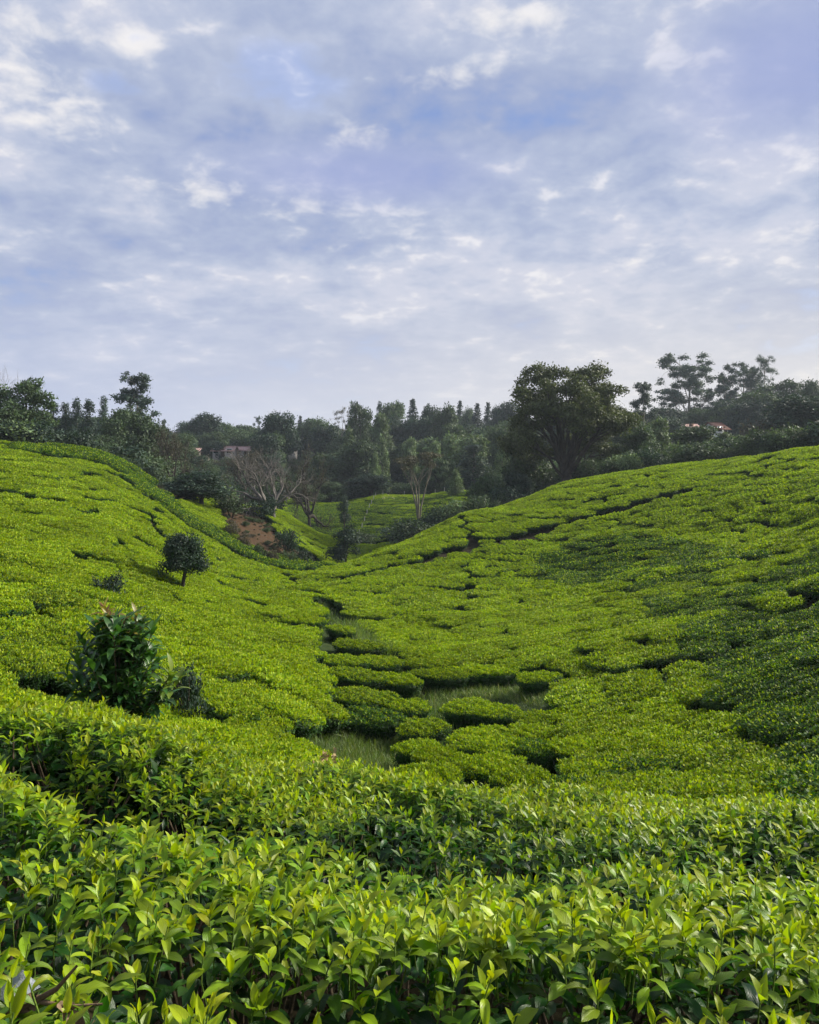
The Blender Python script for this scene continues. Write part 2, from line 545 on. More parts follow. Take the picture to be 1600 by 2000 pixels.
M_TWIG = simple_mat('tea_wood', (0.045, 0.032, 0.020), (0.10, 0.075, 0.05), 20)
M_SHOOT = simple_mat('green_shoot', (0.07, 0.13, 0.02), (0.16, 0.24, 0.03), 15)
M_BARK = simple_mat('dark_bark', (0.022, 0.019, 0.015), (0.06, 0.05, 0.038), 2.0)
M_FIGBARK = simple_mat('fig_bark', (0.04, 0.033, 0.026), (0.085, 0.07, 0.055), 1.5)
M_ACBARK = simple_mat('acacia_bark', (0.12, 0.105, 0.075), (0.22, 0.20, 0.145), 1.5)
M_PALE = simple_mat('pale_bark', (0.17, 0.15, 0.12), (0.34, 0.31, 0.25), 1.5)
M_GREYBARK = simple_mat('grey_bark', (0.10, 0.09, 0.08), (0.20, 0.18, 0.16), 1.5)
M_POST = simple_mat('post_concrete', (0.20, 0.21, 0.19), (0.36, 0.36, 0.33), 4.0)
M_WALL = simple_mat('plaster', (0.36, 0.32, 0.29), (0.48, 0.44, 0.40), 1.0)
M_WHITE = simple_mat('white_plaster', (0.65, 0.64, 0.62), (0.78, 0.77, 0.74), 1.0)
M_ROOFP = simple_mat('pink_tin_roof', (0.40, 0.24, 0.21), (0.52, 0.36, 0.32), 1.2)
M_ROOFR = simple_mat('red_roof', (0.16, 0.065, 0.045), (0.23, 0.105, 0.075), 1.2)
M_GLASS = simple_mat('dark_window', (0.02, 0.025, 0.03), (0.04, 0.045, 0.05), 1.0, rough=0.2, bump=0.0)
M_DOOR = simple_mat('door_wood', (0.09, 0.05, 0.03), (0.14, 0.08, 0.05), 2.0)
M_STONE = simple_mat('pale_stone', (0.38, 0.33, 0.29), (0.55, 0.5, 0.45), 3.0)
M_STRAW = simple_mat('dry_straw', (0.34, 0.24, 0.11), (0.5, 0.38, 0.2), 8.0)
M_DEAD = simple_mat('dead_leaf', (0.10, 0.06, 0.035), (0.22, 0.15, 0.09), 25.0)
M_GREYLEAF = simple_mat('grey_dead_leaf', (0.22, 0.24, 0.26), (0.40, 0.42, 0.45), 25.0)
M_DIRT = simple_mat('pale_dirt', (0.36, 0.27, 0.21), (0.48, 0.38, 0.31), 0.6)
M_GRASS = leaf_mat('grass_blade', [(0.0, (0.065, 0.125, 0.024)), (0.6, (0.15, 0.22, 0.042)), (1.0, (0.30, 0.28, 0.11))], rough=0.6, trans=0.3, objrand=0.0)


def tree_leaf(name, c, spread=0.5, trans=0.22):
    d = tuple(v * (1 - spread) for v in c)
    l = tuple(v * (1 + spread * 1.2) for v in c)
    return leaf_mat(name, [(0.0, d), (0.5, c), (1.0, l)], rough=0.6, trans=trans, spec=0.25, objrand=0.45)


L_FIG = tree_leaf('fig_foliage', (0.066, 0.082, 0.028))
L_DARK = tree_leaf('dark_foliage', (0.028, 0.054, 0.034))
L_BLUE = tree_leaf('gum_foliage', (0.048, 0.080, 0.058))
L_MID = tree_leaf('mid_foliage', (0.058, 0.094, 0.040))
L_LIGHT = tree_leaf('light_foliage', (0.12, 0.175, 0.075))
L_PINE = tree_leaf('pine_foliage', (0.022, 0.042, 0.030))
L_BROWN = tree_leaf('brown_foliage', (0.070, 0.064, 0.042))
L_ACACIA = tree_leaf('acacia_foliage', (0.080, 0.076, 0.045))

# ------------------------------------------------------------------ pathways, gullies, clearings (in the ground, not in the picture)
PATHS = [
    ([(690, 1122), (800, 1095), (920, 1064), (1000, 1046), (1100, 1020), (1250, 982), (1340, 958)], 0.52),
    ([(903, 1012), (912, 1030), (926, 1045), (920, 1064)], 0.16),
    ([(919, 1070), (914, 1110), (915, 1160), (905, 1200)], 0.03),
    ([(1125, 1330), (1240, 1316), (1390, 1296), (1440, 1275), (1490, 1248)], 0.36),
    ([(160, 900), (240, 938), (300, 975)], 0.25),
    ([(276, 1000), (305, 1035), (325, 1058)], 0.2),
    ([(375, 1338), (440, 1366), (540, 1381), (640, 1397)], 0.14),
    ([(0, 958), (60, 975), (110, 990)], 0.3),
    ([(1050, 1032), (1075, 1025)], 0.15),
    ([(560, 1118), (585, 1140), (625, 1162)], 0.22),
    ([(1322, 1232), (1338, 1248)], 0.02),
    ([(1265, 1180), (1300, 1172)], 0.12), ([(1310, 1235), (1335, 1245)], 0.08), ([(1560, 1180), (1600, 1165)], 0.15),
    ([(90, 1290), (0, 1300)], 0.10), ([(170, 1255), (215, 1290)], 0.3),
]
PATHS = [(hits(p), w) for p, w in PATHS]
GULLY = [
    (hits([(625, 1165), (655, 1195), (690, 1210), (715, 1245), (770, 1280), (800, 1320), (835, 1350), (868, 1395), (885, 1440), (900, 1500), (910, 1545)]), 0.36),
    (hits([(632, 1200), (622, 1250), (630, 1290), (655, 1340), (680, 1385), (690, 1420)]), 0.06),
]
CLEAR = [
    [(682, 1420), (750, 1428), (806, 1436), (818, 1470), (806, 1505), (796, 1660), (690, 1660), (668, 1540), (664, 1475)],
    [(822, 1350), (900, 1356), (985, 1356), (1075, 1348), (1072, 1372), (1058, 1388), (975, 1372), (900, 1368), (880, 1420), (862, 1400)],
    [(1040, 1478), (1085, 1470), (1150, 1480), (1135, 1500), (1050, 1500)],
]
CLEAR_G = [hits(p, 6.3, 60, DEPTH) for p in CLEAR]
VALLEY = [(655, 1212), (700, 1205), (760, 1262), (840, 1285), (1090, 1285), (1130, 1310), (1090, 1345), (1105, 1385), (1110, 1420), (1150, 1470), (1200, 1520), (1240, 1560),
          (1180, 1640), (690, 1600), (668, 1480), (694, 1400), (674, 1340), (648, 1290), (642, 1250)]
BARE = [
    [(415, 1000), (480, 1000), (528, 1030), (572, 1076), (590, 1108), (545, 1102), (500, 1084), (450, 1056)],
    [(262, 925), (305, 930), (350, 955), (385, 985), (350, 995), (300, 968)],
]
BARE_G = [hits(p, near=40, drop=DEPTH) for p in BARE]
BANKROWS = [hits([(105, 878), (180, 890), (250, 905), (330, 930), (400, 958)], 40), hits([(255, 920), (300, 965), (350, 1000), (420, 1045), (480, 1080), (560, 1104)], 40),
            hits([(545, 1045), (575, 1075), (610, 1102)], 60)]
BANKW = [6.0, 4.0, 3.0]

# ------------------------------------------------------------------ the ground
def build_ground():
    th = np.concatenate([np.linspace(-math.pi, -0.76, 24)[:-1], np.linspace(-0.76, 0.79, 200), np.linspace(0.79, math.pi, 24)[1:-1]])
    rr = np.concatenate([[0.02], np.exp(np.linspace(math.log(0.45), math.log(900), 200))])
    TH, RR = np.meshgrid(th, rr, indexing='ij')
    X, Y = RR * np.sin(TH), RR * np.cos(TH)
    Z = ground(X, Y) + 0.03 * _und(X * 3, Y * 3)
    n, m = X.shape
    i = np.arange(n)[:, None] * m + np.arange(m - 1)[None]
    j = ((np.arange(n) + 1) % n)[:, None] * m + np.arange(m - 1)[None]
    Q = np.stack([i, i + 1, j + 1, j], -1).reshape(-1, 4)
    V = np.stack([X, Y, Z], -1).reshape(-1, 3)
    soil = 1 - smooth01(RR, 84, 100)
    gl = np.minimum(dist_line(X, Y, GULLY[0][0]), dist_line(X, Y, GULLY[1][0]))
    px, py = proj(X, np.maximum(Y, 0.3), top(X, Y))
    inval = in_poly(px, py, VALLEY) & (RR > 8) & (RR < 40)
    soil = np.where((gl < 1.2) | inval, 0.0, soil)
    bank = np.zeros(X.shape)
    for g in BARE_G:
        bank = np.maximum(bank, np.where(in_poly(X, Y, g) | (dist_line(X, Y, np.vstack([g, g[:1]])) < 0.8), 1.0, 0.0))
    m_, t, out = new_mat('earth')
    tc = t.n('ShaderNodeTexCoord')
    n1 = t.n('ShaderNodeTexNoise', i_Scale=0.9, i_Detail=8.0, i_Roughness=0.7)
    n2 = t.n('ShaderNodeTexNoise', i_Scale=6.0, i_Detail=6.0, i_Roughness=0.7)
    t.l(tc.outputs['Object'], n1.inputs['Vector'])
    t.l(tc.outputs['Object'], n2.inputs['Vector'])
    f1 = t.rng(n1.outputs['Fac'], 0.35, 0.65)
    f2 = t.rng(n2.outputs['Fac'], 0.3, 0.7)
    soilc = t.mix(f2, t.mix(f1, (0.018, 0.013, 0.008), (0.032, 0.023, 0.014)), (0.030, 0.026, 0.012))
    redc = t.mix(f2, t.mix(f1, (0.040, 0.016, 0.009), (0.066, 0.028, 0.016)), (0.070, 0.052, 0.026))
    grassc = t.mix(f2, t.mix(f1, (0.016, 0.034, 0.008), (0.030, 0.055, 0.013)), (0.045, 0.06, 0.02))
    at = t.n('ShaderNodeAttribute', attribute_name='soil').outputs['Fac']
    bs = t.n('ShaderNodeBsdfPrincipled', i_Roughness=0.95)
    bs.inputs['Specular IOR Level'].default_value = 0.1
    ar = t.n('ShaderNodeAttribute', attribute_name='bank').outputs['Fac']
    t.l(t.mix(ar, t.mix(at, grassc, soilc), redc), bs.inputs['Base Color'])
    bp = t.n('ShaderNodeBump', i_Strength=0.6, i_Distance=0.06)
    t.l(n2.outputs['Fac'], bp.inputs['Height'])
    t.l(bp.outputs[0], bs.inputs['Normal'])
    t.l(bs.outputs[0], out.inputs[0])
    me = mesh_from('terrain', V, [Q], [m_], attrs={'soil': soil.ravel(), 'bank': bank.ravel()}, smooth=True)
    tag(obj('terrain', me), kind='structure')


build_ground()


# ------------------------------------------------------------------ leaves
def leaf_tpl(nl, nw, ratio, fold, arch, wave=0.0, twist=0.0, seed=0):
    """one leaf along +Y, upper side +Z, length 1"""
    rs = np.random.RandomState(seed)
    t = np.linspace(0, 1, nl + 1)
    w = np.sin(np.pi * t ** 0.92) ** 0.85 * (1 - 0.25 * t ** 3)
    w[0] = 0.05
    w[-1] = 0.015
    s = np.linspace(-1, 1, nw + 1)
    a = arch
    cy = np.sin(a * t) / a if abs(a) > 1e-3 else t
    cz = -(1 - np.cos(a * t)) / a if abs(a) > 1e-3 else 0 * t
    ny, nz = np.sin(a * t), np.cos(a * t)       # normal of the midrib
    hw = w * ratio * 0.5
    ph = rs.rand() * 6
    X = s[None] * hw[:, None] * math.cos(math.atan(fold))
    up = np.abs(s)[None] * hw[:, None] * fold + wave * np.abs(s)[None] ** 2 * np.sin(t * 13 + ph)[:, None] * hw[:, None]
    tw = twist * t
    X2 = X * np.cos(tw)[:, None] - up * np.sin(tw)[:, None]
    U2 = X * np.sin(tw)[:, None] + up * np.cos(tw)[:, None]
    Y = cy[:, None] + U2 * ny[:, None]
    Z = cz[:, None] + U2 * nz[:, None]
    V = np.stack([X2, Y, Z], -1).reshape(-1, 3)
    i = np.arange(nl)[:, None] * (nw + 1) + np.arange(nw)[None]
    Q = np.stack([i, i + 1, i + nw + 2, i + nw + 1], -1).reshape(-1, 4)
    uv = np.stack(np.meshgrid(t, (s + 1) / 2, indexing='ij'), -1).reshape(-1, 2)[:, ::-1]
    return V, Q, uv


def frames(d, n):
    """rotation matrices with columns side, along, up"""
    d = d / (np.linalg.norm(d, axis=1, keepdims=True) + 1e-9)
    n = n - d * (n * d).sum(1, keepdims=True)
    n = n / (np.linalg.norm(n, axis=1, keepdims=True) + 1e-9)
    s = np.cross(d, n)
    return np.stack([s, d, n], -1)


def leaves_geo(tpls, pos, d, n, L, age, rnd, rs):
    """many leaves into arrays V, Q, uv, age, rnd"""
    Rm = frames(d, n)
    pick = rs.randint(0, len(tpls), len(pos))
    Vs, Qs, Us, As, Rn, off = [], [], [], [], [], 0
    for k, (V, Q, uv) in enumerate(tpls):
        ix = np.where(pick == k)[0]
        if not len(ix):
            continue
        P = np.einsum('nij,vj->nvi', Rm[ix], V) * L[ix][:, None, None] + pos[ix][:, None]
        m = len(V)
        Vs.append(P.reshape(-1, 3))
        Qs.append((Q[None] + (np.arange(len(ix)) * m)[:, None, None] + off).reshape(-1, 4))
        Us.append(np.tile(uv, (len(ix), 1)))
        As.append(np.repeat(age[ix], m))
        Rn.append(np.repeat(rnd[ix], m))
        off += m * len(ix)
    return np.concatenate(Vs), np.concatenate(Qs), np.concatenate(Us), np.concatenate(As), np.concatenate(Rn)


def leaves_mesh(name, tpls, pos, d, n, L, age, rnd, mat, rs, smooth=True):
    V, Q, U, A, B = leaves_geo(tpls, pos, d, n, L, age, rnd, rs)
    return mesh_from(name, V, [Q], [mat], uv=U, attrs={'age': A, 'rnd': B}, smooth=smooth)


T_HI = [leaf_tpl(6, 4, ra, fo, ar, wa, tw, i) for i, (ra, fo, ar, wa, tw) in enumerate([
    (0.38, 0.30, 1.0, 0.12, 0.1), (0.36, 0.55, 1.4, 0.08, -0.15), (0.40, 0.25, 0.6, 0.15, 0.2), (0.34, 0.45, 1.8, 0.10, 0.0),
    (0.41, 0.20, 1.1, 0.18, -0.3), (0.34, 0.75, 0.4, 0.05, 0.1), (0.36, 0.40, -0.3, 0.12, 0.25), (0.38, 0.30, 1.5, 0.16, 0.35),
    (0.44, 0.15, 0.5, 0.22, 0.5), (0.33, 0.60, 2.2, 0.10, -0.4), (0.42, 0.35, 0.9, 0.25, -0.1), (0.37, 0.25, 1.2, 0.08, 0.6)])]
T_MD = [leaf_tpl(4, 2, ra, fo, ar, 0, tw, i) for i, (ra, fo, ar, tw) in enumerate([
    (0.42, 0.30, 0.7, 0.1), (0.40, 0.5, 1.1, -0.2), (0.44, 0.2, 0.35, 0.2), (0.38, 0.4, 1.4, 0.0), (0.45, 0.2, 0.9, -0.3), (0.36, 0.7, 0.2, 0.1)])]
T_LO = [leaf_tpl(2, 2, 0.46, fo, ar, 0, tw, i) for i, (fo, ar, tw) in enumerate([(0.3, 0.8, 0.1), (0.5, 1.2, -0.2), (0.2, 0.3, 0.3), (0.3, 0.1, 0.0)])]
T_CARD = [leaf_tpl(2, 1, 0.62, 0.0, ar, 0, tw, i) for i, (ar, tw) in enumerate([(0.6, 0.2), (1.0, -0.3), (-0.4, 0.4), (0.1, 0.0)])]


def rand_unit(rs, n):
    v = rs.normal(size=(n, 3))
    return v / np.linalg.norm(v, axis=1, keepdims=True)


# ------------------------------------------------------------------ tea bush shapes for the slopes (three levels of leaf size, three stages of flush)
def bush_mesh(seed, lod, tone, H=0.60, Rr=0.68, dome=0.06):
    rs = np.random.RandomState(seed * 7 + lod * 101 + tone * 1009)
    n, L0, tp = [(5200, 0.054, T_CARD), (3400, 0.068, T_CARD), (1500, 0.100, T_CARD)][lod]
    fl = (0.17, 0.72, 0.93)[tone]                      # share of fresh flush on the plucking table
    ph = rs.rand(4) * 6.28
    nt = int(n * 0.72)
    # top
    a = rs.rand(nt) * 2 * np.pi
    q = np.sqrt(rs.rand(nt))
    edge = 1 + 0.10 * np.sin(2 * a + ph[0]) + 0.07 * np.sin(3 * a + ph[1]) + 0.05 * np.sin(5 * a + ph[2])
    rr = q * Rr * edge
    x, y = rr * np.cos(a), rr * np.sin(a)
    lump = 0.035 * np.sin(x * 9 + ph[1]) * np.cos(y * 8 + ph[3]) + 0.03 * np.sin(x * 17 + y * 13 + ph[2])
    z = H - dome * q ** 3.2 + lump + rs.uniform(-0.055, 0.035, nt)
    young = (rs.rand(nt) < fl)
    tilt = np.where(young, rs.uniform(0.15, 1.0, nt), rs.uniform(0.7, 1.5, nt))
    az = rs.rand(nt) * 2 * np.pi
    d1 = np.stack([np.cos(az) * np.sin(tilt) + 0.3 * q * np.cos(a), np.sin(az) * np.sin(tilt) + 0.3 * q * np.sin(a), np.cos(tilt)], 1)
    n1 = np.stack([-np.cos(az) * np.cos(tilt), -np.sin(az) * np.cos(tilt), np.sin(tilt) + 0.2], 1)
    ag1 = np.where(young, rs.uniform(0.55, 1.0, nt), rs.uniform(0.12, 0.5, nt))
    # sides
    ns = n - nt
    a2 = rs.rand(ns) * 2 * np.pi
    hz = rs.rand(ns) ** 0.7
    e2 = 1 + 0.10 * np.sin(2 * a2 + ph[0]) + 0.07 * np.sin(3 * a2 + ph[1])
    r2 = Rr * e2 * (0.70 + 0.32 * hz ** 0.5) + rs.uniform(-0.08, 0.03, ns)
    p2 = np.stack([r2 * np.cos(a2), r2 * np.sin(a2), 0.12 + (H - dome - 0.1) * hz], 1)
    out = np.stack([np.cos(a2), np.sin(a2), np.zeros(ns)], 1)
    d2 = out * rs.uniform(0.4, 1.0, (ns, 1)) + rs.normal(0, 0.45, (ns, 3)) + np.array([0, 0, 0.1])
    n2 = out * 0.5 + np.array([0, 0, 0.9])
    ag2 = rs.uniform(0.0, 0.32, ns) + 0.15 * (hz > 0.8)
    pos = np.concatenate([np.stack([x, y, z], 1), p2])
    L = L0 * rs.uniform(0.7, 1.2, n)
    V, Q, U, A, B = leaves_geo(tp, pos, np.concatenate([d1, d2]), np.concatenate([n1, n2]), L, np.concatenate([ag1, ag2]), rs.rand(n), rs)
    # dense inner twigs and old leaves: a lumpy body under the leaf layer
    k, m = 6, 14
    aa = np.linspace(0, 2 * np.pi, m, endpoint=False)
    prof = [(0.62, 0.05), (0.80, 0.30), (0.88, H - dome - 0.14), (0.78, H - dome * 0.6 - 0.10), (0.45, H - 0.09), (0.0, H - 0.08)]
    ed = 1 + 0.10 * np.sin(2 * aa + ph[0]) + 0.07 * np.sin(3 * aa + ph[1])
    Vb = np.concatenate([np.stack([Rr * p * ed * np.cos(aa), Rr * p * ed * np.sin(aa), np.full(m, h) + (0.02 * np.sin(3 * aa + ph[3]) if p else 0)], 1) for p, h in prof])
    i = np.arange(k - 1)[:, None] * m + np.arange(m)[None]
    j = np.arange(k - 1)[:, None] * m + (np.arange(m)[None] + 1) % m
    Qb = np.stack([i, j, j + m, i + m], -1).reshape(-1, 4) + len(V)
    V = np.concatenate([V, Vb])
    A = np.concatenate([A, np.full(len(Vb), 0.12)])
    B = np.concatenate([B, np.full(len(Vb), 0.2)])
    U = np.concatenate([U, np.zeros((len(Vb), 2))])
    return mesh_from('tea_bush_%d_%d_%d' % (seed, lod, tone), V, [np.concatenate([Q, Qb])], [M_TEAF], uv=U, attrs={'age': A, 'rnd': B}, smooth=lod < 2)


NVAR = 4
BUSH = {(l, t, v): bush_mesh(v, l, t) for l in range(3) for t in range(3) for v in range(NVAR)}


def stems_mesh():
    rs = np.random.RandomState(77)
    mb = MB()
    for i in range(9):
        a = i / 9 * 6.28 + rs.rand() * 0.4
        r = rs.uniform(0.25, 0.5)
        p = [(0.05 * math.cos(a), 0.05 * math.sin(a), -0.12), (r * 0.4 * math.cos(a), r * 0.4 * math.sin(a), 0.25), (r * math.cos(a + .2), r * math.sin(a + .2), 0.46)]
        mb.tube(p, [0.03, 0.022, 0.008], 5)
    return mb.mesh('tea_stems', [M_TWIG], True)


STEMS = stems_mesh()

# ------------------------------------------------------------------ where the bushes of the slopes stand
_RM = np.array([(-400, 64), (0, 68), (200, 75), (330, 80), (420, 84), (440, 74), (560, 68), (620, 67), (740, 72), (900, 78), (1100, 86), (1300, 84), (1500, 77), (1600, 73), (1950, 68)], float)


def grad(x, y):
    h = 0.6
    return (top(x + h, y) - top(x - h, y)) / (2 * h), (top(x, y + h) - top(x, y - h)) / (2 * h)


_flush = snoise(21, 14, 0.05, 0.22)
_flush2 = snoise(22, 14, 0.4, 1.4)
# right-hand plot: plucking stage, with the hill's shade put into the bush tone
PLOT_SHADE = hits([(1030, 1108), (1165, 1150), (1270, 1200), (1335, 1262), (1400, 1310), (1445, 1400), (1470, 1500), (1500, 1580), (1700, 1590), (1900, 1500), (1900, 1020), (1500, 1075), (1330, 1040), (1180, 1040), (1060, 1075)], 5.6)


def scatter():
    rs = np.random.RandomState(8)
    rmax = np.interp
    # candidates in the wedge that the valley fills
    N = 120000
    u = rs.rand(N)
    r = np.sqrt(5.4 ** 2 + u * (152 ** 2 - 5.4 ** 2))
    th = rs.uniform(-0.66, 0.70, N)
    r[:30000] = np.sqrt(rs.uniform(5.4 ** 2, 30 ** 2, 30000))          # the near slopes packed tighter
    # nearer first: finer control
    x, y = r * np.sin(th), r * np.cos(th)
    o = rs.permutation(N)
    x, y, r, th = x[o], y[o], r[o], th[o]
    px = 800 + F * np.tan(th)
    ok = r * np.cos(th) < np.interp(px, _RM[:, 0], _RM[:, 1])
    Y = y
    ok |= (px > 470) & (px < 770) & (Y > 74.5 + 3.0 * _flush2(x, y) + 6 * (px < 540)) & (Y < 106)
    ok |= (px > 530) & (px < 975) & (Y > 111) & (Y < 150)
    x, y, px = x[ok], y[ok], px[ok]
    z = top(x, y)
    py = HZ - F * z / y
    keep = np.ones(len(x), bool)
    for P, w in PATHS:
        keep &= dist_line(x, y, P) > w + 0.46
    for P, w in GULLY:
        keep &= dist_line(x, y, P) > w + 0.45
    near_v = (y > 8) & (y < 40)
    keep &= ~(in_poly(px, py, VALLEY) & near_v)
    for g in CLEAR_G:
        keep &= ~(in_poly(x, y, g) | (dist_line(x, y, np.vstack([g, g[:1]])) < 0.30))
    for g in BARE_G:
        keep &= ~in_poly(x, y, g)
    # nearest slopes: nothing inside the front bushes
    keep &= (y > 6.2)
    e = (z + 0.5) / np.hypot(x, y)
    keep &= e > _look(_RUN, np.arctan2(x, y), np.log(np.hypot(x, y))) - 0.012
    x, y, z, px, py = x[keep], y[keep], z[keep], px[keep], py[keep]
    gx, gy = grad(x, y)
    gl = np.hypot(gx, gy) + 1e-6
    cx, cy = -gy / gl, gx / gl                    # along the contour: the rows run this way
    # keep apart: closer along the row than across it
    cell = 1.3
    D = {}
    sel = []
    au, av = 0.74, 0.82
    for i in range(len(x)):
        gi, gj = int(x[i] // cell), int(y[i] // cell)
        good = True
        for a in (-1, 0, 1):
            for b in (-1, 0, 1):
                for j in D.get((gi + a, gj + b), ()):
                    dx, dy = x[i] - x[j], y[i] - y[j]
                    uu = dx * cx[i] + dy * cy[i]
                    vv = -dx * cy[i] + dy * cx[i]
                    if (uu / au) ** 2 + (vv / av) ** 2 < 1:
                        good = False
                        break
                if not good:
                    break
            if not good:
                break
        if good:
            D.setdefault((gi, gj), []).append(i)
            sel.append(i)
    s = np.array(sel)
    return x[s], y[s], z[s], px[s], py[s], gx[s], gy[s], np.arctan2(cy[s], cx[s])


def bush_matrix(x, y, z, gx, gy, yaw, sx, sy, sz, sink=0.0):
    up = Vector((-gx * 0.85, -gy * 0.85, 1)).normalized()
    ax = Vector((math.cos(yaw), math.sin(yaw), 0))
    ax = (ax - up * ax.dot(up)).normalized()
    ay = up.cross(ax)
    m = Matrix((ax, ay, up)).transposed().to_4x4()
    base = Vector((x, y, z)) - up * (0.60 * sz + sink)
    return Matrix.Translation(base) @ m @ Matrix.Diagonal((sx, sy, sz, 1))


def instancer(name, mats4, idx, sources, label_kind='stuff', parent=None):
    """one object whose points carry copies of the sources (uncountable masses only)"""
    P = np.array([m.to_translation()[:] for m in mats4], dtype=np.float32)
    E = np.array([m.to_euler()[:] for m in mats4], dtype=np.float32)
    S = np.array([m.to_scale()[:] for m in mats4], dtype=np.float32)
    me = bpy.data.meshes.new(name)
    me.vertices.add(len(P))
    me.vertices.foreach_set('co', P.ravel())
    for k, v in (('rot', E), ('scl', S)):
        a = me.attributes.new(k, 'FLOAT_VECTOR', 'POINT')
        a.data.foreach_set('vector', v.ravel())
    a = me.attributes.new('idx', 'INT', 'POINT')
    a.data.foreach_set('value', np.asarray(idx, dtype=np.int32))
    o = obj(name, me, parent)
    o['kind'] = label_kind
    c = bpy.data.collections.new(name + '_source')
    for i, s in enumerate(sources):
        so = bpy.data.objects.new('%s_source_%03d' % (name, i), s)
        c.objects.link(so)
    ng = bpy.data.node_groups.new(name, 'GeometryNodeTree')
    ng.interface.new_socket('Geometry', in_out='INPUT', socket_type='NodeSocketGeometry')
    ng.interface.new_socket('Geometry', in_out='OUTPUT', socket_type='NodeSocketGeometry')
    N, Lk = ng.nodes, ng.links
    gi, go = N.new('NodeGroupInput'), N.new('NodeGroupOutput')
    ip = N.new('GeometryNodeInstanceOnPoints')
    ci = N.new('GeometryNodeCollectionInfo')
    ci.inputs['Collection'].default_value = c
    ci.inputs['Separate Children'].default_value = True
    ci.inputs['Reset Children'].default_value = True
    Lk.new(gi.outputs[0], ip.inputs['Points'])
    Lk.new(ci.outputs[0], ip.inputs['Instance'])
    ip.inputs['Pick Instance'].default_value = True
    for nm, dt, sock in (('rot', 'FLOAT_VECTOR', 'Rotation'), ('scl', 'FLOAT_VECTOR', 'Scale'), ('idx', 'INT', 'Instance Index')):
        na = N.new('GeometryNodeInputNamedAttribute')
        na.data_type = dt
        na.inputs['Name'].default_value = nm
        Lk.new(na.outputs['Attribute'], ip.inputs[sock])
    Lk.new(ip.outputs[0], go.inputs[0])
    md = o.modifiers.new('copies', 'NODES')
    md.node_group = ng
    return o


_rowm = snoise(24, 14, 0.15, 0.5)


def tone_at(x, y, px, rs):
    """bush tone by place, with shade on the slopes put in: 0 plucked, 2 fresh"""
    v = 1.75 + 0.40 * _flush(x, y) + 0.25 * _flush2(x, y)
    v = np.where(in_poly(x, y, PLOT_SHADE), v - 1.45, v)  # right hill's soft shade painted as darker bushes, over its plot
    v = np.where((px > 1180) & (y < 75), v - 0.2, v)  # rest of the right slope slightly darker, its shade in the tone
    v = np.where((px < 330) & (y < 24), v - 0.5, v)  # darker tone low on the left slope
    v = np.where((px > 560) & (y > 110), np.where(y > 143, v - 0.3, v - 1.6), v)  # far slope darkened to stand in for cloud and tree shade
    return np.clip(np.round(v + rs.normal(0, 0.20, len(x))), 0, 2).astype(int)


MARKS = [
    (357, 1095, 'the small round-headed tree'), (206, 1145, 'the dark round bush on the left slope'), (232, 1290, 'the big-leaved shrub'), (20, 1300, 'the left edge of the photo'),
    (20, 1080, 'the left edge high on the slope'), (540, 1382, 'the thin path low on the left slope'), (480, 1200, 'the middle of the left slope'), (590, 1135, 'the head of the gully'),
    (640, 1240, 'the tall grass in the gully'), (740, 1180, 'the foot of the long diagonal path'), (920, 1064, 'the fork of paths on the right slope'), (910, 1180, 'the faint track below the fork of paths'),
    (1000, 1260, 'the upper row of standing clumps'), (1060, 1370, 'the upper grass strip'), (1240, 1316, 'the short dark path on the right slope'), (1330, 1245, 'the dark hollow right of the valley'),
    (1420, 1400, 'the edge of the darker right plot'), (1560, 1300, 'the right edge of the photo'), (1560, 1480, 'the right edge above the front crest'), (1300, 1450, 'the broad bright plot at lower right'),
    (1250, 1550, 'the dip behind the right front crest'), (640, 1490, 'the lower grass clearing'), (420, 1460, 'the left front crest'), (300, 1390, 'the foot of the left slope'), (1180, 1180, 'the middle of the right slope'),
]
TONE_WORD = ('dark green', 'mid green', 'yellow-green')


def bush_label(px, py, y, tone):
    d = [math.hypot(px - a, (py - b) * 1.3) for a, b, _ in MARKS]
    k = int(np.argmin(d))
    a, b, nm = MARKS[k]
    dx, dy = px - a, py - b
    if d[k] < 24:
        side = 'right beside'
    elif abs(dx) > abs(dy) * 1.2:
        side = 'right of' if dx > 0 else 'left of'
    else:
        side = 'below' if dy > 0 else 'above'
    if nm.startswith(('the left edge', 'the right edge')):
        side = 'near'
    far = '' if d[k] < 75 or side == 'near' else ' further'
    grp = 'close-set tea bushes of the slopes'
    return '%s flat-topped tea bush%s %s %s' % (TONE_WORD[tone], far, side, nm), grp


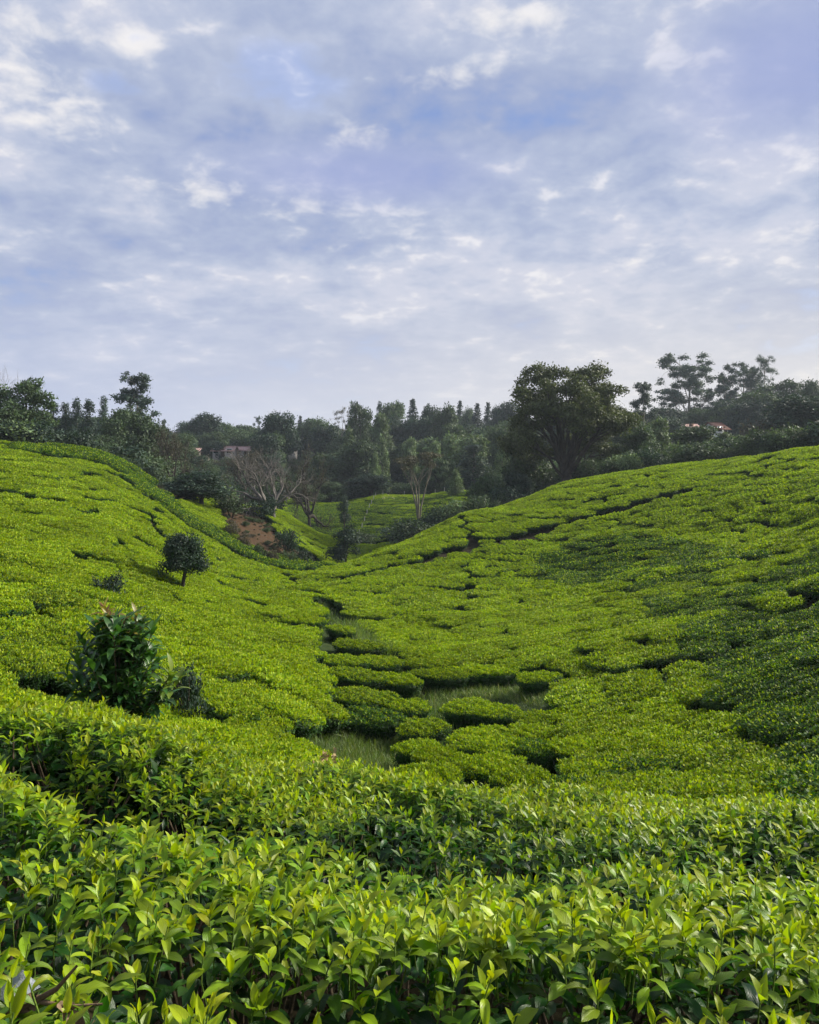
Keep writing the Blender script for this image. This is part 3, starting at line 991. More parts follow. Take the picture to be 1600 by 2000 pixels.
def build_fields():
    rs = np.random.RandomState(5)
    x, y, z, px, py, gx, gy, yaw = scatter()
    n = len(x)
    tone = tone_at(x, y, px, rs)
    bank = np.zeros(n, bool)
    for P, w in zip(BANKROWS, BANKW):
        bank |= dist_line(x, y, P) < w * 0.5
    bank &= y > 45
    tone[bank] = 0
    lod = np.where(y < 17, 0, np.where(y < 38, 1, 2))
    var = rs.randint(0, NVAR, n)
    sx = rs.uniform(1.05, 1.35, n)
    sy = rs.uniform(0.90, 1.05, n)
    sz = rs.uniform(0.94, 1.04, n)
    sx[bank] *= 1.1
    sy[bank] *= 1.2
    sz[bank] *= rs.uniform(1.15, 1.6, bank.sum())
    yw = yaw + rs.normal(0, 0.25, n) + np.where(rs.rand(n) < 0.5, math.pi, 0)
    dz = rs.normal(0, 0.036, n) + np.where(rs.rand(n) < 0.04, -0.12, 0) + np.where(bank, 0.28, 0)
    row = ((z + 0.10 * _flush2(x, y)) / 1.25) % 1.0
    dz -= np.where((row < 0.19) & (_rowm(x, y) > 0.0) & (y > 12), 0.17, 0)
    for k in (0, 3, 6):
        D = densify(PATHS[k][0], 0.4)
        dd = np.hypot(x[:, None] - D[None, :, 0], y[:, None] - D[None, :, 1])
        j = dd.argmin(1)
        dm = dd.min(1)
        near = np.hypot(x, y) < np.hypot(D[j, 0], D[j, 1])
        dz -= np.where(near & (dm < 2.0), 0.22 * (1 - dm / 2.4), 0)
    mats = [bush_matrix(x[i], y[i], z[i] + dz[i], gx[i], gy[i], yw[i], sx[i], sy[i], sz[i]) for i in range(n)]
    inframe = (px > 10) & (px < 1590) & (py > 700) & (py < 1620)
    e = (z + 0.1) / np.hypot(x, y)
    vis = e > _look(_RUN, np.arctan2(x, y), np.log(np.hypot(x, y))) - 0.004
    order = np.argsort(np.where(inframe & vis, y, 1e6))
    single = set(order[:235].tolist())
    for i in order[:235]:
        lab, grp = bush_label(px[i], py[i], y[i], int(tone[i]))
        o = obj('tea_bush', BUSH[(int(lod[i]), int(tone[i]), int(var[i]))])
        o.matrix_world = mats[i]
        tag(o, lab, 'tea bush', grp)
        if y[i] < 14:
            s = obj('stem', STEMS, o)
    keys = list(BUSH.keys())
    src = [BUSH[k] for k in keys]
    kid = {k: i for i, k in enumerate(keys)}
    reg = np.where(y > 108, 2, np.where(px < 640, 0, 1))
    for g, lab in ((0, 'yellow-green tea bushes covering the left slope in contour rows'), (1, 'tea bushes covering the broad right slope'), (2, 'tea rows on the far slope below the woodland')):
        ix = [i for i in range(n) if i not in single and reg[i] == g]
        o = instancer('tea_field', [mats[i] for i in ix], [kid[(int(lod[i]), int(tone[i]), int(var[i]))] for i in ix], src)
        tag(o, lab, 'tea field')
    return n


build_fields()

# ------------------------------------------------------------------ tea clumps standing apart on the valley floor: (column, row of the top's middle, width, depth factor, flush, label)
CLUMPS = [
    (668, 1232, 56, 1.0, 1, 'small tea clump at the upper end of the grassy gully, left side'),
    (700, 1262, 96, 1.0, 1, 'low wide tea clump left of the gully, under the first tall grass'),
    (676, 1290, 84, 0.9, 1, 'tea clump on the left edge of the valley floor, second below the tall grass'),
    (742, 1294, 86, 1.0, 2, 'yellow-green tea clump pressing against the left of the gully bend'),
    (700, 1318, 104, 0.9, 1, 'tea clump in the middle of the left strip above the dark one'),
    (770, 1330, 90, 0.9, 2, 'bright tea clump left of the gully at its narrowest'),
    (712, 1352, 118, 1.0, 1, 'broad tea clump two rows above the grass clearing'),
    (724, 1382, 120, 1.0, 0, 'dark fronted tea clump just above the grass clearing'),
    (796, 1368, 88, 0.9, 1, 'tea clump between the dark fronted one and the gully'),
    (826, 1398, 96, 1.0, 1, 'rounded tea clump right above the clearing beside the gully'),
    (816, 1440, 88, 0.9, 1, 'tea clump on the right rim of the grass clearing'),
    (852, 1466, 96, 1.0, 2, 'bright tea clump right of the clearing and left of the gully mouth'),
    (836, 1498, 130, 1.0, 2, 'widest bright tea clump below the clearing, left of the gully mouth'),
    (850, 1296, 120, 1.0, 2, 'tea clump on the right bank of the gully, first of the upper row'),
    (940, 1312, 130, 1.0, 2, 'long tea clump in the middle of the upper row right of the gully'),
    (860, 1322, 100, 0.8, 1, 'tea clump with a dark front above the upper grass strip'),
    (1020, 1302, 96, 0.9, 1, 'tea clump at the right of the upper row beside a dark gap'),
    (1050, 1328, 84, 0.8, 1, 'small tea clump above the right end of the grass strip'),
    (912, 1372, 96, 1.0, 1, 'tea clump standing alone in the upper grass strip'),
    (968, 1384, 90, 0.9, 1, 'tea clump right of the lone one at the edge of the grass strip'),
    (1052, 1396, 90, 0.9, 1, 'tea clump behind the right end of the long lit block'),
    (940, 1416, 116, 1.0, 2, 'left half of the long lit tea block right of the gully'),
    (1030, 1416, 110, 1.0, 2, 'right half of the long lit tea block right of the gully'),
    (972, 1446, 120, 0.9, 1, 'tea clump fronting the long lit block with shaded leaves'),
    (1050, 1448, 90, 0.9, 0, 'dark tea clump above the small lower clearing'),
    (955, 1480, 120, 1.1, 2, 'round topped tea clump right of the gully mouth'),
    (1020, 1502, 110, 1.0, 1, 'tea clump right of the round topped one by the small clearing'),
    (1120, 1444, 100, 1.0, 2, 'tea clump at the foot of the right slope above the small clearing'),
    (1160, 1492, 110, 1.0, 1, 'tea clump right of the small lower clearing'),
    (1120, 1522, 110, 0.9, 0, 'dark tea clump in the dip in front of the small clearing'),
    (1200, 1540, 120, 1.0, 1, 'lowest tea clump on the right before the front row'),
]


def build_clumps():
    rs = np.random.RandomState(31)
    for i, (cx, cy, w, df, tone, lab) in enumerate(CLUMPS):
        x, y = hit(cx, cy, 60, 7)
        z = float(top(x, y))
        W = w * 1.1 * y / F
        sx = W / 1.32
        sy = max(0.65, 0.85 * df * min(1.1, sx))
        gx, gy = grad(x, y)
        sz = rs.uniform(0.92, 1.08)
        m = bush_matrix(x, y, z, float(gx) * 0.5, float(gy) * 0.5, rs.normal(0, 0.12) + (math.pi if rs.rand() < .5 else 0), sx, sy, sz)
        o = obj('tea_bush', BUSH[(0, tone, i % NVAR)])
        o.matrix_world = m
        tag(o, lab, 'tea bush', 'tea clumps standing apart on the valley floor')
        obj('stem', STEMS, o)


build_clumps()


# ------------------------------------------------------------------ grass in the gully and the clearings
def build_grass():
    rs = np.random.RandomState(9)
    tp = [leaf_tpl(2, 1, 0.05, 0, a, 0, tw, 0) for a, tw in ((0.5, 0.3), (0.9, -0.4), (1.3, 0.2))]
    X, Y, Hh, A = [], [], [], []
    for k, g in enumerate(CLEAR_G):
        lo, hi = g.min(0), g.max(0)
        n = 15000 if k == 0 else 4500
        p = rs.uniform(lo, hi, (n * 3, 2))
        p = p[in_poly(p[:, 0], p[:, 1], g)][:n]
        X.append(p[:, 0]), Y.append(p[:, 1])
        Hh.append(rs.uniform(0.12, 0.32, len(p)))
        A.append(np.clip(rs.normal(0.42, 0.25, len(p)), 0, 1))
    for (P, w), n in zip(GULLY, (3600, 500)):
        D = densify(P, 0.05)
        c = D[rs.randint(0, len(D), n)] + rs.normal(0, w * 0.55, (n, 2))
        X.append(c[:, 0]), Y.append(c[:, 1])
        Hh.append(rs.uniform(0.18, 0.48, n))
        A.append(np.clip(rs.normal(0.35, 0.22, n), 0, 1))
    D = densify(hits([(688, 1208), (705, 1235), (740, 1262), (775, 1275)], 8), 0.05)
    c = D[rs.randint(0, len(D), 1500)] + rs.normal(0, 0.3, (1500, 2))
    X.append(c[:, 0]), Y.append(c[:, 1]), Hh.append(rs.uniform(0.5, 0.95, 1500)), A.append(rs.uniform(0.2, 0.7, 1500))
    g = hits(VALLEY, 6.3, 60, DEPTH)
    p = rs.uniform(g.min(0), g.max(0), (30000, 2))
    p = p[in_poly(p[:, 0], p[:, 1], g)][:9000]
    X.append(p[:, 0]), Y.append(p[:, 1]), Hh.append(rs.uniform(0.10, 0.26, len(p))), A.append(np.clip(rs.normal(0.35, 0.22, len(p)), 0, 1))
    g = hits([(540, 1420), (700, 1410), (740, 1560), (720, 1640), (580, 1640), (500, 1500)], 6.3, 60, DEPTH)
    p = rs.uniform(g.min(0), g.max(0), (20000, 2))
    p = p[in_poly(p[:, 0], p[:, 1], g)][:7000]
    X.append(p[:, 0]), Y.append(p[:, 1]), Hh.append(rs.uniform(0.10, 0.28, len(p))), A.append(np.clip(rs.normal(0.38, 0.22, len(p)), 0, 1))
    X, Y, Hh, A = map(np.concatenate, (X, Y, Hh, A))
    n = len(X)
    d = np.stack([rs.normal(0, 0.35, n), rs.normal(0, 0.35, n), np.ones(n)], 1)
    nn = rand_unit(rs, n)
    pos = np.stack([X, Y, ground(X, Y) - 0.02], 1)
    me = leaves_mesh('grass', tp, pos, d, nn, Hh, A, rs.rand(n), M_GRASS, rs, smooth=False)
    tag(obj('grass', me), 'tall grass growing in the gully and the clearings between tea clumps', 'grass', kind='stuff')


build_grass()

# ------------------------------------------------------------------ front bushes: every leaf a leaf
FRONT = [   # (column, distance, label)
    (-260, 1.05, 'nearest tea bush cut off by the left edge of the frame'),
    (90, 1.02, 'nearest tea bush in the bottom left corner with a dead twig in it'),
    (480, 1.00, 'bright nearest tea bush at the bottom, left of the dark gap'),
    (880, 0.90, 'nearest tea bush at the bottom middle, below the dark gap'),
    (1380, 0.88, 'nearest tea bush at the bottom right, tips only'),
    (-120, 1.72, 'second row tea bush at the left edge'),
    (380, 1.68, 'second row tea bush left of middle with tall fresh shoots'),
    (800, 1.70, 'second row tea bush in the middle with arching shoots and a dark face'),
    (1190, 1.62, 'second row tea bush right of middle with dark lower leaves'),
    (1620, 1.60, 'second row tea bush at the right edge'),
    (-40, 2.55, 'pale leaved tea bush at the left edge before the black gap'),
    (420, 2.55, 'third row tea bush just below the black gap'),
    (820, 2.55, 'third row tea bush in the middle of the lit band'),
    (1180, 2.5, 'third row tea bush right of middle in the lit band'),
    (1540, 2.5, 'third row tea bush at the right edge of the lit band'),
    (60, 3.55, 'tea bush on the left crest above the black gap'),
    (330, 3.5, 'dark faced tea bush behind the black gap'),
    (650, 3.5, 'fourth row tea bush left of the dark green one'),
    (900, 3.45, 'fourth row tea bush in the middle of the front crest'),
    (1150, 3.5, 'fourth row tea bush under the valley clumps'),
    (1420, 3.5, 'fourth row tea bush toward the right of the crest'),
    (1680, 3.5, 'fourth row tea bush at the far right of the crest'),
    (130, 4.7, 'tea bush on the left crest in front of the big-leaved shrub'),
    (420, 4.7, 'tea bush where the left crest runs down to the slope'),
    (720, 4.7, 'dark green tea bush on the crest below the grass clearing'),
    (980, 4.75, 'tea bush on the crest below the gully mouth'),
    (1230, 4.7, 'tea bush on the crest right of the gully mouth'),
    (1480, 4.6, 'last tea bush on the right of the crest'),
    (1720, 4.5, 'crest tea bush past the right edge'),
    (-820, 1.25, 'nearest side bush out of the frame on the left'),
    (-700, 2.00, 'second side bush out of the frame on the left'),
    (-520, 3.00, 'third side bush out of the frame on the left'),
    (-420, 4.20, 'last side bush out of the frame on the left'),
    (-200, 5.40, 'crest side bush out of the frame on the left'),
    (2420, 1.25, 'nearest side bush out of the frame on the right'),
    (2280, 2.00, 'second side bush out of the frame on the right'),
    (2100, 3.00, 'third side bush out of the frame on the right'),
    (2000, 4.20, 'last side bush out of the frame on the right'),
    (1900, 5.40, 'crest side bush out of the frame on the right'),

]
# gaps between front rows: (pixels with distance, width, depth)
GAPS = [
    ([(600, 1.42), (760, 1.40), (900, 1.36), (1150, 1.38), (1400, 1.38), (1800, 1.38)], 0.17, 0.52),
    ([(-100, 1.52), (150, 1.48), (420, 1.45), (600, 1.42)], 0.085, 0.24),
    ([(60, 3.75), (120, 3.45), (190, 3.22), (300, 3.12), (400, 3.2), (440, 3.3)], 0.24, 0.62),
    ([(-200, 2.15), (60, 2.1), (130, 2.15)], 0.10, 0.22),
    ([(560, 3.2), (640, 3.05), (760, 3.3)], 0.12, 0.25),
    ([(800, 4.1), (880, 4.0), (960, 4.1)], 0.12, 0.2),
    ([(1250, 2.1), (1420, 2.05)], 0.07, 0.14),
]
_GP = [(np.array([((p - 800) / F * Y, Y) for p, Y in pts]), w, d) for pts, w, d in GAPS]
_fn = snoise(51, 16, 2.5, 8.0)
_fn2 = snoise(52, 12, 0.8, 2.0)
_ff = snoise(53, 12, 1.2, 3.2)


def front_top(x, y):
    z = top(x, y) + 0.055 * _fn(x, y) + 0.035 * _fn2(x, y)
    for P, w, d in _GP:
        z = z - d * np.exp(-(dist_line(x, y, P) / w) ** 2)
    return z


def gap_at(x, y):
    g = np.zeros_like(x)
    for P, w, d in _GP:
        g = np.maximum(g, min(1, d / 0.3) * np.exp(-(dist_line(x, y, P) / (w * 1.1)) ** 2))
    return g


def build_front():
    rs = np.random.RandomState(17)
    C = np.array([((p - 800) / F * Y, Y) for p, Y, _ in FRONT])
    N = 230000
    Y = np.sqrt(rs.uniform(0.72 ** 2, 6.3 ** 2, N))
    X = rs.uniform(-1, 1, N) * (0.60 * Y + 1.0)
    area_den = N * Y / (0.5 * (6.3 ** 2 - 0.72 ** 2)) / (2 * (0.60 * Y + 1.0))      # points per square metre at each place
    side = np.abs(X) > 0.60 * Y + 0.05
    h = 0.04
    sl = np.hypot((front_top(X + h, Y) - front_top(X - h, Y)) / (2 * h), (front_top(X, Y + h) - front_top(X, Y - h)) / (2 * h))
    px0 = proj(X, Y, top(X, Y))
    gp = gap_at(X, Y)
    dens_full = np.maximum(area_den, 1.0)
    # ---- shoots
    want = np.where(Y < 2.2, 225, np.where(Y < 3.8, 215, 200)) * (1 - 0.97 * np.clip(gp * 1.35, 0, 1)) * (1 + 0.22 * _ff(X, Y))
    want = want * np.where(side, 0.7, 1.0)
    s = rs.rand(N) < want / dens_full
    sx, sy = X[s], Y[s]
    sz = front_top(sx, sy)
    ns = len(sx)
    vig = np.clip(0.75 + 0.35 * _ff(sx, sy) + rs.normal(0, 0.3, ns), 0.1, 1.3)        # vigour of the shoot
    pos, dd, nn, LL, AG, own = [], [], [], [], [], []
    stem_a, stem_b, stem_o = [], [], []
    own_s = ((sx[:, None] - C[None, :, 0]) ** 2 + (sy[:, None] - C[None, :, 1]) ** 2).argmin(1)
    for i in range(ns):
        hh = rs.uniform(0.035, 0.08) * (0.7 + 0.5 * vig[i])
        lean = np.array([rs.normal(0.06, 0.16), rs.normal(0, 0.16), 1.0])
        lean /= np.linalg.norm(lean)
        base = np.array([sx[i], sy[i], sz[i] - 0.10])
        tip = base + lean * (hh + 0.075)
        stem_a.append(base), stem_b.append(tip), stem_o.append(own_s[i])
        k = 5 + (rs.rand() < vig[i]) + (rs.rand() < 0.5)
        az0 = rs.rand() * 6.28
        for j in range(k):
            f = j / max(1, k - 1)                     # 0 tip .. 1 lowest
            az = az0 + j * 2.4 + rs.normal(0, 0.25)
            tilt = 0.28 + 1.15 * f ** 0.8 + rs.normal(0, 0.2)
            if j == 0:
                tilt = abs(rs.normal(0.1, 0.1))
            d = np.array([math.cos(az) * math.sin(tilt), math.sin(az) * math.sin(tilt), math.cos(tilt)]) + lean * 0.15
            n = np.array([-math.cos(az) * math.cos(tilt), -math.sin(az) * math.cos(tilt), math.sin(tilt) + 0.05])
            pos.append(tip - lean * (hh * 0.85 * f))
            dd.append(d)
            nn.append(n)
            LL.append((0.032 + 0.042 * min(1, f * 1.7)) * rs.uniform(0.8, 1.2) * (0.85 + 0.15 * vig[i]))
            AG.append(np.clip(1.0 - 0.42 * f + rs.normal(0, 0.09) - 0.30 * max(0, 0.7 - vig[i]), 0.1, 1))
            own.append(own_s[i])
    # ---- older leaves under and between the shoots, and on the faces of the gaps
    want = (np.where(Y < 1.9, 950, 680) + 420 * np.clip(sl, 0, 3) + 700 * np.clip(gp, 0, 1) * (Y < 2.0)) * (1 + 0 * Y)
    want = want * np.where(side, 0.5, 1.0)
    s = rs.rand(N) < want / dens_full
    ox, oy = X[s], Y[s]
    no = len(ox)
    oz = front_top(ox, oy) - 0.015 - 0.24 * rs.rand(no) ** 1.3
    gxx = -(front_top(ox + h, oy) - front_top(ox - h, oy)) / (2 * h)
    gyy = -(front_top(ox, oy + h) - front_top(ox, oy - h)) / (2 * h)
    out = np.stack([gxx, gyy, np.full(no, 0.6)], 1)
    out /= np.linalg.norm(out, axis=1, keepdims=True)
    rd = rand_unit(rs, no)
    d2 = rd * np.array([1, 1, 0.45]) + out * 0.55 + np.array([0, 0, -0.12])
    n2 = out + rd * 0.35 + np.array([0, 0, 0.35])
    own_o = ((ox[:, None] - C[None, :, 0]) ** 2 + (oy[:, None] - C[None, :, 1]) ** 2).argmin(1)
    pos = np.concatenate([np.array(pos), np.stack([ox, oy, oz], 1)])
    dd = np.concatenate([np.array(dd), d2])
    nn = np.concatenate([np.array(nn), n2])
    LL = np.concatenate([np.array(LL), rs.uniform(0.055, 0.092, no)])
    AG = np.concatenate([np.array(AG), np.clip(rs.beta(1.5, 3.0, no) * 0.75 * (1 - 0.75 * np.clip(gap_at(ox, oy) * 1.2, 0, 1)), 0, 1)])  # leaves in the gaps darkened further, painting in the gaps' shade
    own = np.concatenate([np.array(own), own_o])
    isold = np.concatenate([np.zeros(len(own) - no, bool), np.ones(no, bool)])
    # nothing closer to the lens than a hand
    far = np.linalg.norm(pos + dd * 0.03, axis=1) > 1.10
    pos, dd, nn, LL, AG, own, isold = (a[far] for a in (pos, dd, nn, LL, AG, own, isold))
    LL = LL * (0.80 + 0.20 * smooth01(pos[:, 1], 1.2, 2.2))
    Rm = frames(dd, nn)
    mid = pos + Rm[:, :, 1] * (LL * 0.5)[:, None]
    px, py = proj(mid[:, 0], mid[:, 1], mid[:, 2])
    size = LL / mid[:, 1] * F
    inf = (px > -10) & (px < 1610) & (py > 1300) & (py < 2010)
    depth_below = front_top(mid[:, 0], mid[:, 1]) - mid[:, 2]
    score = size * np.where(inf, 1, 0) * np.where(depth_below > 0.12, 0.5, 1.0) * np.where(gap_at(mid[:, 0], mid[:, 1]) > 0.4, 1.3, 1)
    # shared single leaves: shape x age
    AB = 9
    LEAF = {}
    for k, (V, Q, uv) in enumerate(T_HI):
        for a in range(AB):
            for v in range(2):
                LEAF[(k, a, v)] = mesh_from('leaf', V, [Q], [M_TEA], uv=uv, attrs={'age': np.full(len(V), a / (AB - 1)), 'rnd': np.full(len(V), 0.25 + 0.5 * v)}, smooth=True)
    stem_a, stem_b, stem_o = np.array(stem_a), np.array(stem_b), np.array(stem_o)
    for b, (cpx, Yb, lab) in enumerate(FRONT):
        ix = np.where(own == b)[0]
        if not len(ix):
            continue
        bx, by = C[b]
        bz = float(ground(bx, by))
        t = empty('tea_bush', (bx, by, bz), lab, 'tea bush', 'tea bushes in the front rows')
        o_ = np.array([bx, by, bz])
        top_ix = ix[np.argsort(-score[ix])]
        single = [i for i in top_ix[:215] if score[i] > 14]
        for i in single:
            k = rs.randint(0, 12)
            if not isold[i] and AG[i] > 0.85:
                k = [5, 0, 1, 6, 2][rs.randint(0, 5)]
            me = LEAF[(k, int(round(AG[i] * (AB - 1))), rs.randint(0, 2))]
            lo = bpy.data.objects.new('leaf', me)
            COL.objects.link(lo)
            lo.parent = t
            m = Matrix(((Rm[i] * LL[i])).tolist()).to_4x4()
            m.translation = Vector(pos[i] - o_)
            lo.matrix_basis = m
        ss = set(single)
        rest = np.array([i for i in ix if i not in ss])
        if len(rest):
            hi = T_LO if (Yb > 3.2 or 'out of the frame' in lab) else (T_HI if Yb < 1.35 else T_MD)
            me = leaves_mesh('foliage', hi, pos[rest] - o_, dd[rest], nn[rest], LL[rest], AG[rest], rs.rand(len(rest)), M_TEA, rs)
            fo = obj('foliage', me, t)
            fo['kind'] = 'stuff'
        mb = MB()
        for i in np.where(stem_o == b)[0]:
            mb.tube(np.array([stem_a[i], (stem_a[i] + stem_b[i]) / 2 + rs.normal(0, 0.004, 3), stem_b[i]]) - o_, [0.0022, 0.0018, 0.0012], 4)
        if mb.n:
            so = obj('shoots', mb.mesh('shoots', [M_SHOOT], True), t)
            so['kind'] = 'stuff'
        mb = MB()
        for k in range(16):
            j = ix[rs.randint(0, len(ix))]
            e = pos[j] - o_
            e = e - np.array([0, 0, 0.07])
            mb.tube([(0.03 * rs.normal(), 0.03 * rs.normal(), -0.05), e * 0.5 + rs.normal(0, 0.03, 3) + (0, 0, -0.08), e], [0.014, 0.009, 0.004], 5)
        obj('branches', mb.mesh('branches', [M_TWIG], True), t)


build_front()


# ------------------------------------------------------------------ the big-leaved shrub on the left
def build_shrub():
    rs = np.random.RandomState(23)
    Y = 9.2
    bx, by = (232 - 800) / F * Y, Y
    bz = float(ground(bx, by)) + 0.05
    t = empty('shrub', (bx, by, bz), 'tall big-leaved shrub with russet tips rising behind the left front bushes', 'shrub')
    zt = (HZ - 1175) / F * Y - bz                     # to the tip
    mb = MB()
    P, D, Nn, L, A = [], [], [], [], []
    hub = []
    for k in range(118):
        a = rs.rand() * 6.28
        f = rs.rand() ** 0.8
        hz = 0.55 + f * (zt - 0.78)
        rr = rs.uniform(0.12, 0.56) * (1 - 0.3 * f)
        if k < 6:                                      # leading shoots
            hz = zt - rs.uniform(0.12, 0.32)
            rr = rs.uniform(0.02, 0.36)
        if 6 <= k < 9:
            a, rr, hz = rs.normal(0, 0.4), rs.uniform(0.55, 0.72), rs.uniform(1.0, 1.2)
        if 9 <= k < 11:
            a, rr, hz = math.pi + rs.normal(0, 0.4), rs.uniform(0.5, 0.62), rs.uniform(1.05, 1.25)
        e = np.array([rr * math.cos(a), rr * math.sin(a), hz])
        mid = np.array([e[0] * 0.35, e[1] * 0.35, hz * 0.55])
        mb.tube([(rs.normal(0, 0.03), rs.normal(0, 0.03), -0.1), mid, e], [0.012, 0.008, 0.004], 5)
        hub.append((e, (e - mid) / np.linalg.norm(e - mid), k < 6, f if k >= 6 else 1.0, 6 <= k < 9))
    for e, ax, lead, f, lit in hub:
        n = rs.randint(10, 15)
        for j in range(n):
            g = j / n
            az = j * 2.4 + rs.rand()
            tilt = 0.35 + 1.25 * g + rs.normal(0, 0.15)
            d = np.array([math.cos(az) * math.sin(tilt), math.sin(az) * math.sin(tilt), math.cos(tilt)]) + ax * 0.3 + np.array([0, 0, -0.25 * g])
            nrm = np.array([-math.cos(az) * math.cos(tilt), -math.sin(az) * math.cos(tilt), math.sin(tilt) + 0.2])
            P.append(e - ax * 0.34 * g + rs.normal(0, 0.008, 3))
            D.append(d), Nn.append(nrm)
            L.append(rs.uniform(0.18, 0.27) * (0.7 if (lead and g < 0.3) else 1))
            ag = (0.91 if g < 0.45 else 0.5) if lead else (0.62 if lit and g < 0.6 else rs.uniform(0.0, 0.42))  # right-hand side shoots lightened to stand in for sunlight
            A.append(np.clip(ag + rs.normal(0, 0.07), 0, 1))
    P, D, Nn, L, A = map(np.array, (P, D, Nn, L, A))
    tp = [leaf_tpl(5, 2, ra, fo, ar, 0.1, tw, i) for i, (ra, fo, ar, tw) in enumerate([(0.34, 0.25, 0.9, 0.1), (0.38, 0.35, 1.3, -0.2), (0.32, 0.2, 0.5, 0.25), (0.36, 0.4, 1.6, 0)])]
    B = {}
    for k, (V, Q, uv) in enumerate(tp):
        for a in range(9):
            B[(k, a)] = mesh_from('leaf', V, [Q], [M_SHRUB], uv=uv, attrs={'age': np.full(len(V), a / 8), 'rnd': np.full(len(V), rs.uniform(.3, .7))}, smooth=True)
    Rm = frames(D, Nn)
    order = np.argsort(P[:, 1] - 0.3 * P[:, 2])
    for i in order[:295]:
        lo = bpy.data.objects.new('leaf', B[(rs.randint(0, 4), int(round(A[i] * 8)))])
        COL.objects.link(lo)
        lo.parent = t
        m = Matrix((Rm[i] * L[i]).tolist()).to_4x4()
        m.translation = Vector(P[i])
        lo.matrix_basis = m
    r = order[295:]
    fo = obj('foliage', leaves_mesh('foliage', tp, P[r], D[r], Nn[r], L[r], A[r], rs.rand(len(r)), M_SHRUB, rs), t)
    fo['kind'] = 'stuff'
    obj('stem', mb.mesh('stem', [M_TWIG], True), t)


build_shrub()


# ------------------------------------------------------------------ trees
def norm(v):
    return v / (np.linalg.norm(v) + 1e-9)


class Tree:
    """a tree shape: wood tubes and leaf sprays; built once, copied for each tree of the kind"""
    def __init__(self, seed):
        self.rs = np.random.RandomState(seed)
        self.wood = MB()
        self.tips = []

    def branch(self, p, d, L, r, lvl, maxl, spread=0.6, kids=3, grav=0.0, wig=0.15, shrink=0.68, seg=4, tipr=0.5, start=0.45, sides=6, leader=True):
        rs = self.rs
        pts, rad = [np.array(p, float)], [r]
        d = norm(np.array(d, float))
        re = r * (0.55 if lvl < maxl else 0.3)
        for i in range(seg):
            d = norm(d + rs.normal(0, wig, 3) + np.array([0, 0, grav]))
            pts.append(pts[-1] + d * L / seg)
            rad.append(r + (re - r) * (i + 1) / seg)
        self.wood.tube(pts, rad, max(3, sides - lvl))
        if lvl >= maxl:
            self.tips += [(q, d) for q in pts[2:]]
            return
        for k in range(kids):
            f = start + (1 - start) * (k + rs.rand()) / kids
            q = f * seg
            i = min(int(q), seg - 1)
            pp = pts[i] + (pts[i + 1] - pts[i]) * (q - i)
            ax = norm(np.cross(d, rs.normal(size=3)))
            dd = norm(d + ax * math.tan(spread * rs.uniform(0.6, 1.25)))
            self.branch(pp, dd, L * shrink * rs.uniform(0.75, 1.15), rad[i] * 0.70, lvl + 1, maxl, spread, kids, grav, wig, shrink, seg, tipr, start, sides, leader)
        if leader:
            self.branch(pts[-1], d, L * shrink, re, lvl + 1, maxl, spread, kids, grav, wig, shrink, seg, tipr, start, sides, leader)

    def leaves_at_tips(self, n, rad, size, flat=0.8, droop=0.0):
        rs = self.rs
        T = np.array([t[0] for t in self.tips])
        c = T[rs.randint(0, len(T), n)]
        off = rand_unit(rs, n) * (rs.rand(n, 1) ** 0.5) * rad * np.array([1, 1, flat])
        return self._leaves(c + off, off / (rad + 1e-6), n, size, droop)

    def leaves_in_lobes(self, lobes, dens, size, droop=0.0, shell=0.55):
        """lobes: rows (x,y,z,rx,rz): foliage masses carried by the limbs; leaves fill their outer part unevenly"""
        rs = self.rs
        P, O = [], []
        for (x, y, z, rx, rz) in lobes:
            n = int(dens * (rx * rx * 2 + rx * rz * 2))
            u = rand_unit(rs, n)
            bump = 1 + 0.22 * np.sin(u[:, 0] * 7 + x * 3) * np.sin(u[:, 1] * 6 + y * 3) + 0.14 * np.sin(u[:, 2] * 11 + z * 2 + u[:, 0] * 5)
            q = (shell + (1 - shell) * rs.rand(n)) * bump * (1 + 0.1 * rs.normal(size=n))
            keep = rs.rand(n) < np.where(u[:, 2] < -0.45, 0.45, 1.0)
            o = u * q[:, None] * np.array([rx, rx, rz])
            P.append((np.array([x, y, z]) + o)[keep])
            O.append(u[keep])
        P, O = np.concatenate(P), np.concatenate(O)
        return self._leaves(P, O, len(P), size, droop)

    def _leaves(self, P, O, n, size, droop):
        rs = self.rs
        d = rand_unit(rs, n) + O * 0.5 + np.array([0, 0, -droop])
        nn = O * 0.9 + rand_unit(rs, n) * 0.55 + np.array([0, 0, 0.35])
        L = size * rs.uniform(0.6, 1.35, n)
        # light and dark leaves come in sprays
        k = rs.normal(size=(3, 3))
        sp = 0.5 + 0.25 * np.sin(P @ k[0] * 1.3) * np.sin(P @ k[1] * 1.1) + rs.normal(0, 0.18, n)
        self.leafgeo = (P, d, nn, L, np.clip(sp, 0, 1))

    def meshes(self, name, wood_mat, leaf_mat_):
        w = self.wood.mesh(name + '_trunk', [wood_mat], True)
        c = None
        if hasattr(self, 'leafgeo'):
            P, d, nn, L, ag = self.leafgeo
            c = leaves_mesh(name + '_crown', T_CARD, P, d, nn, L, ag, self.rs.rand(len(P)), leaf_mat_, self.rs, smooth=False)
        V = np.concatenate(self.wood.V + ([self.leafgeo[0]] if c else []))
        lo, hi = np.percentile(V, 0.5, axis=0), np.percentile(V, 99.5, axis=0)
        return {'trunk': w, 'crown': c, 'h': float(hi[2]), 'w': float(max(hi[0] - lo[0], hi[1] - lo[1]))}


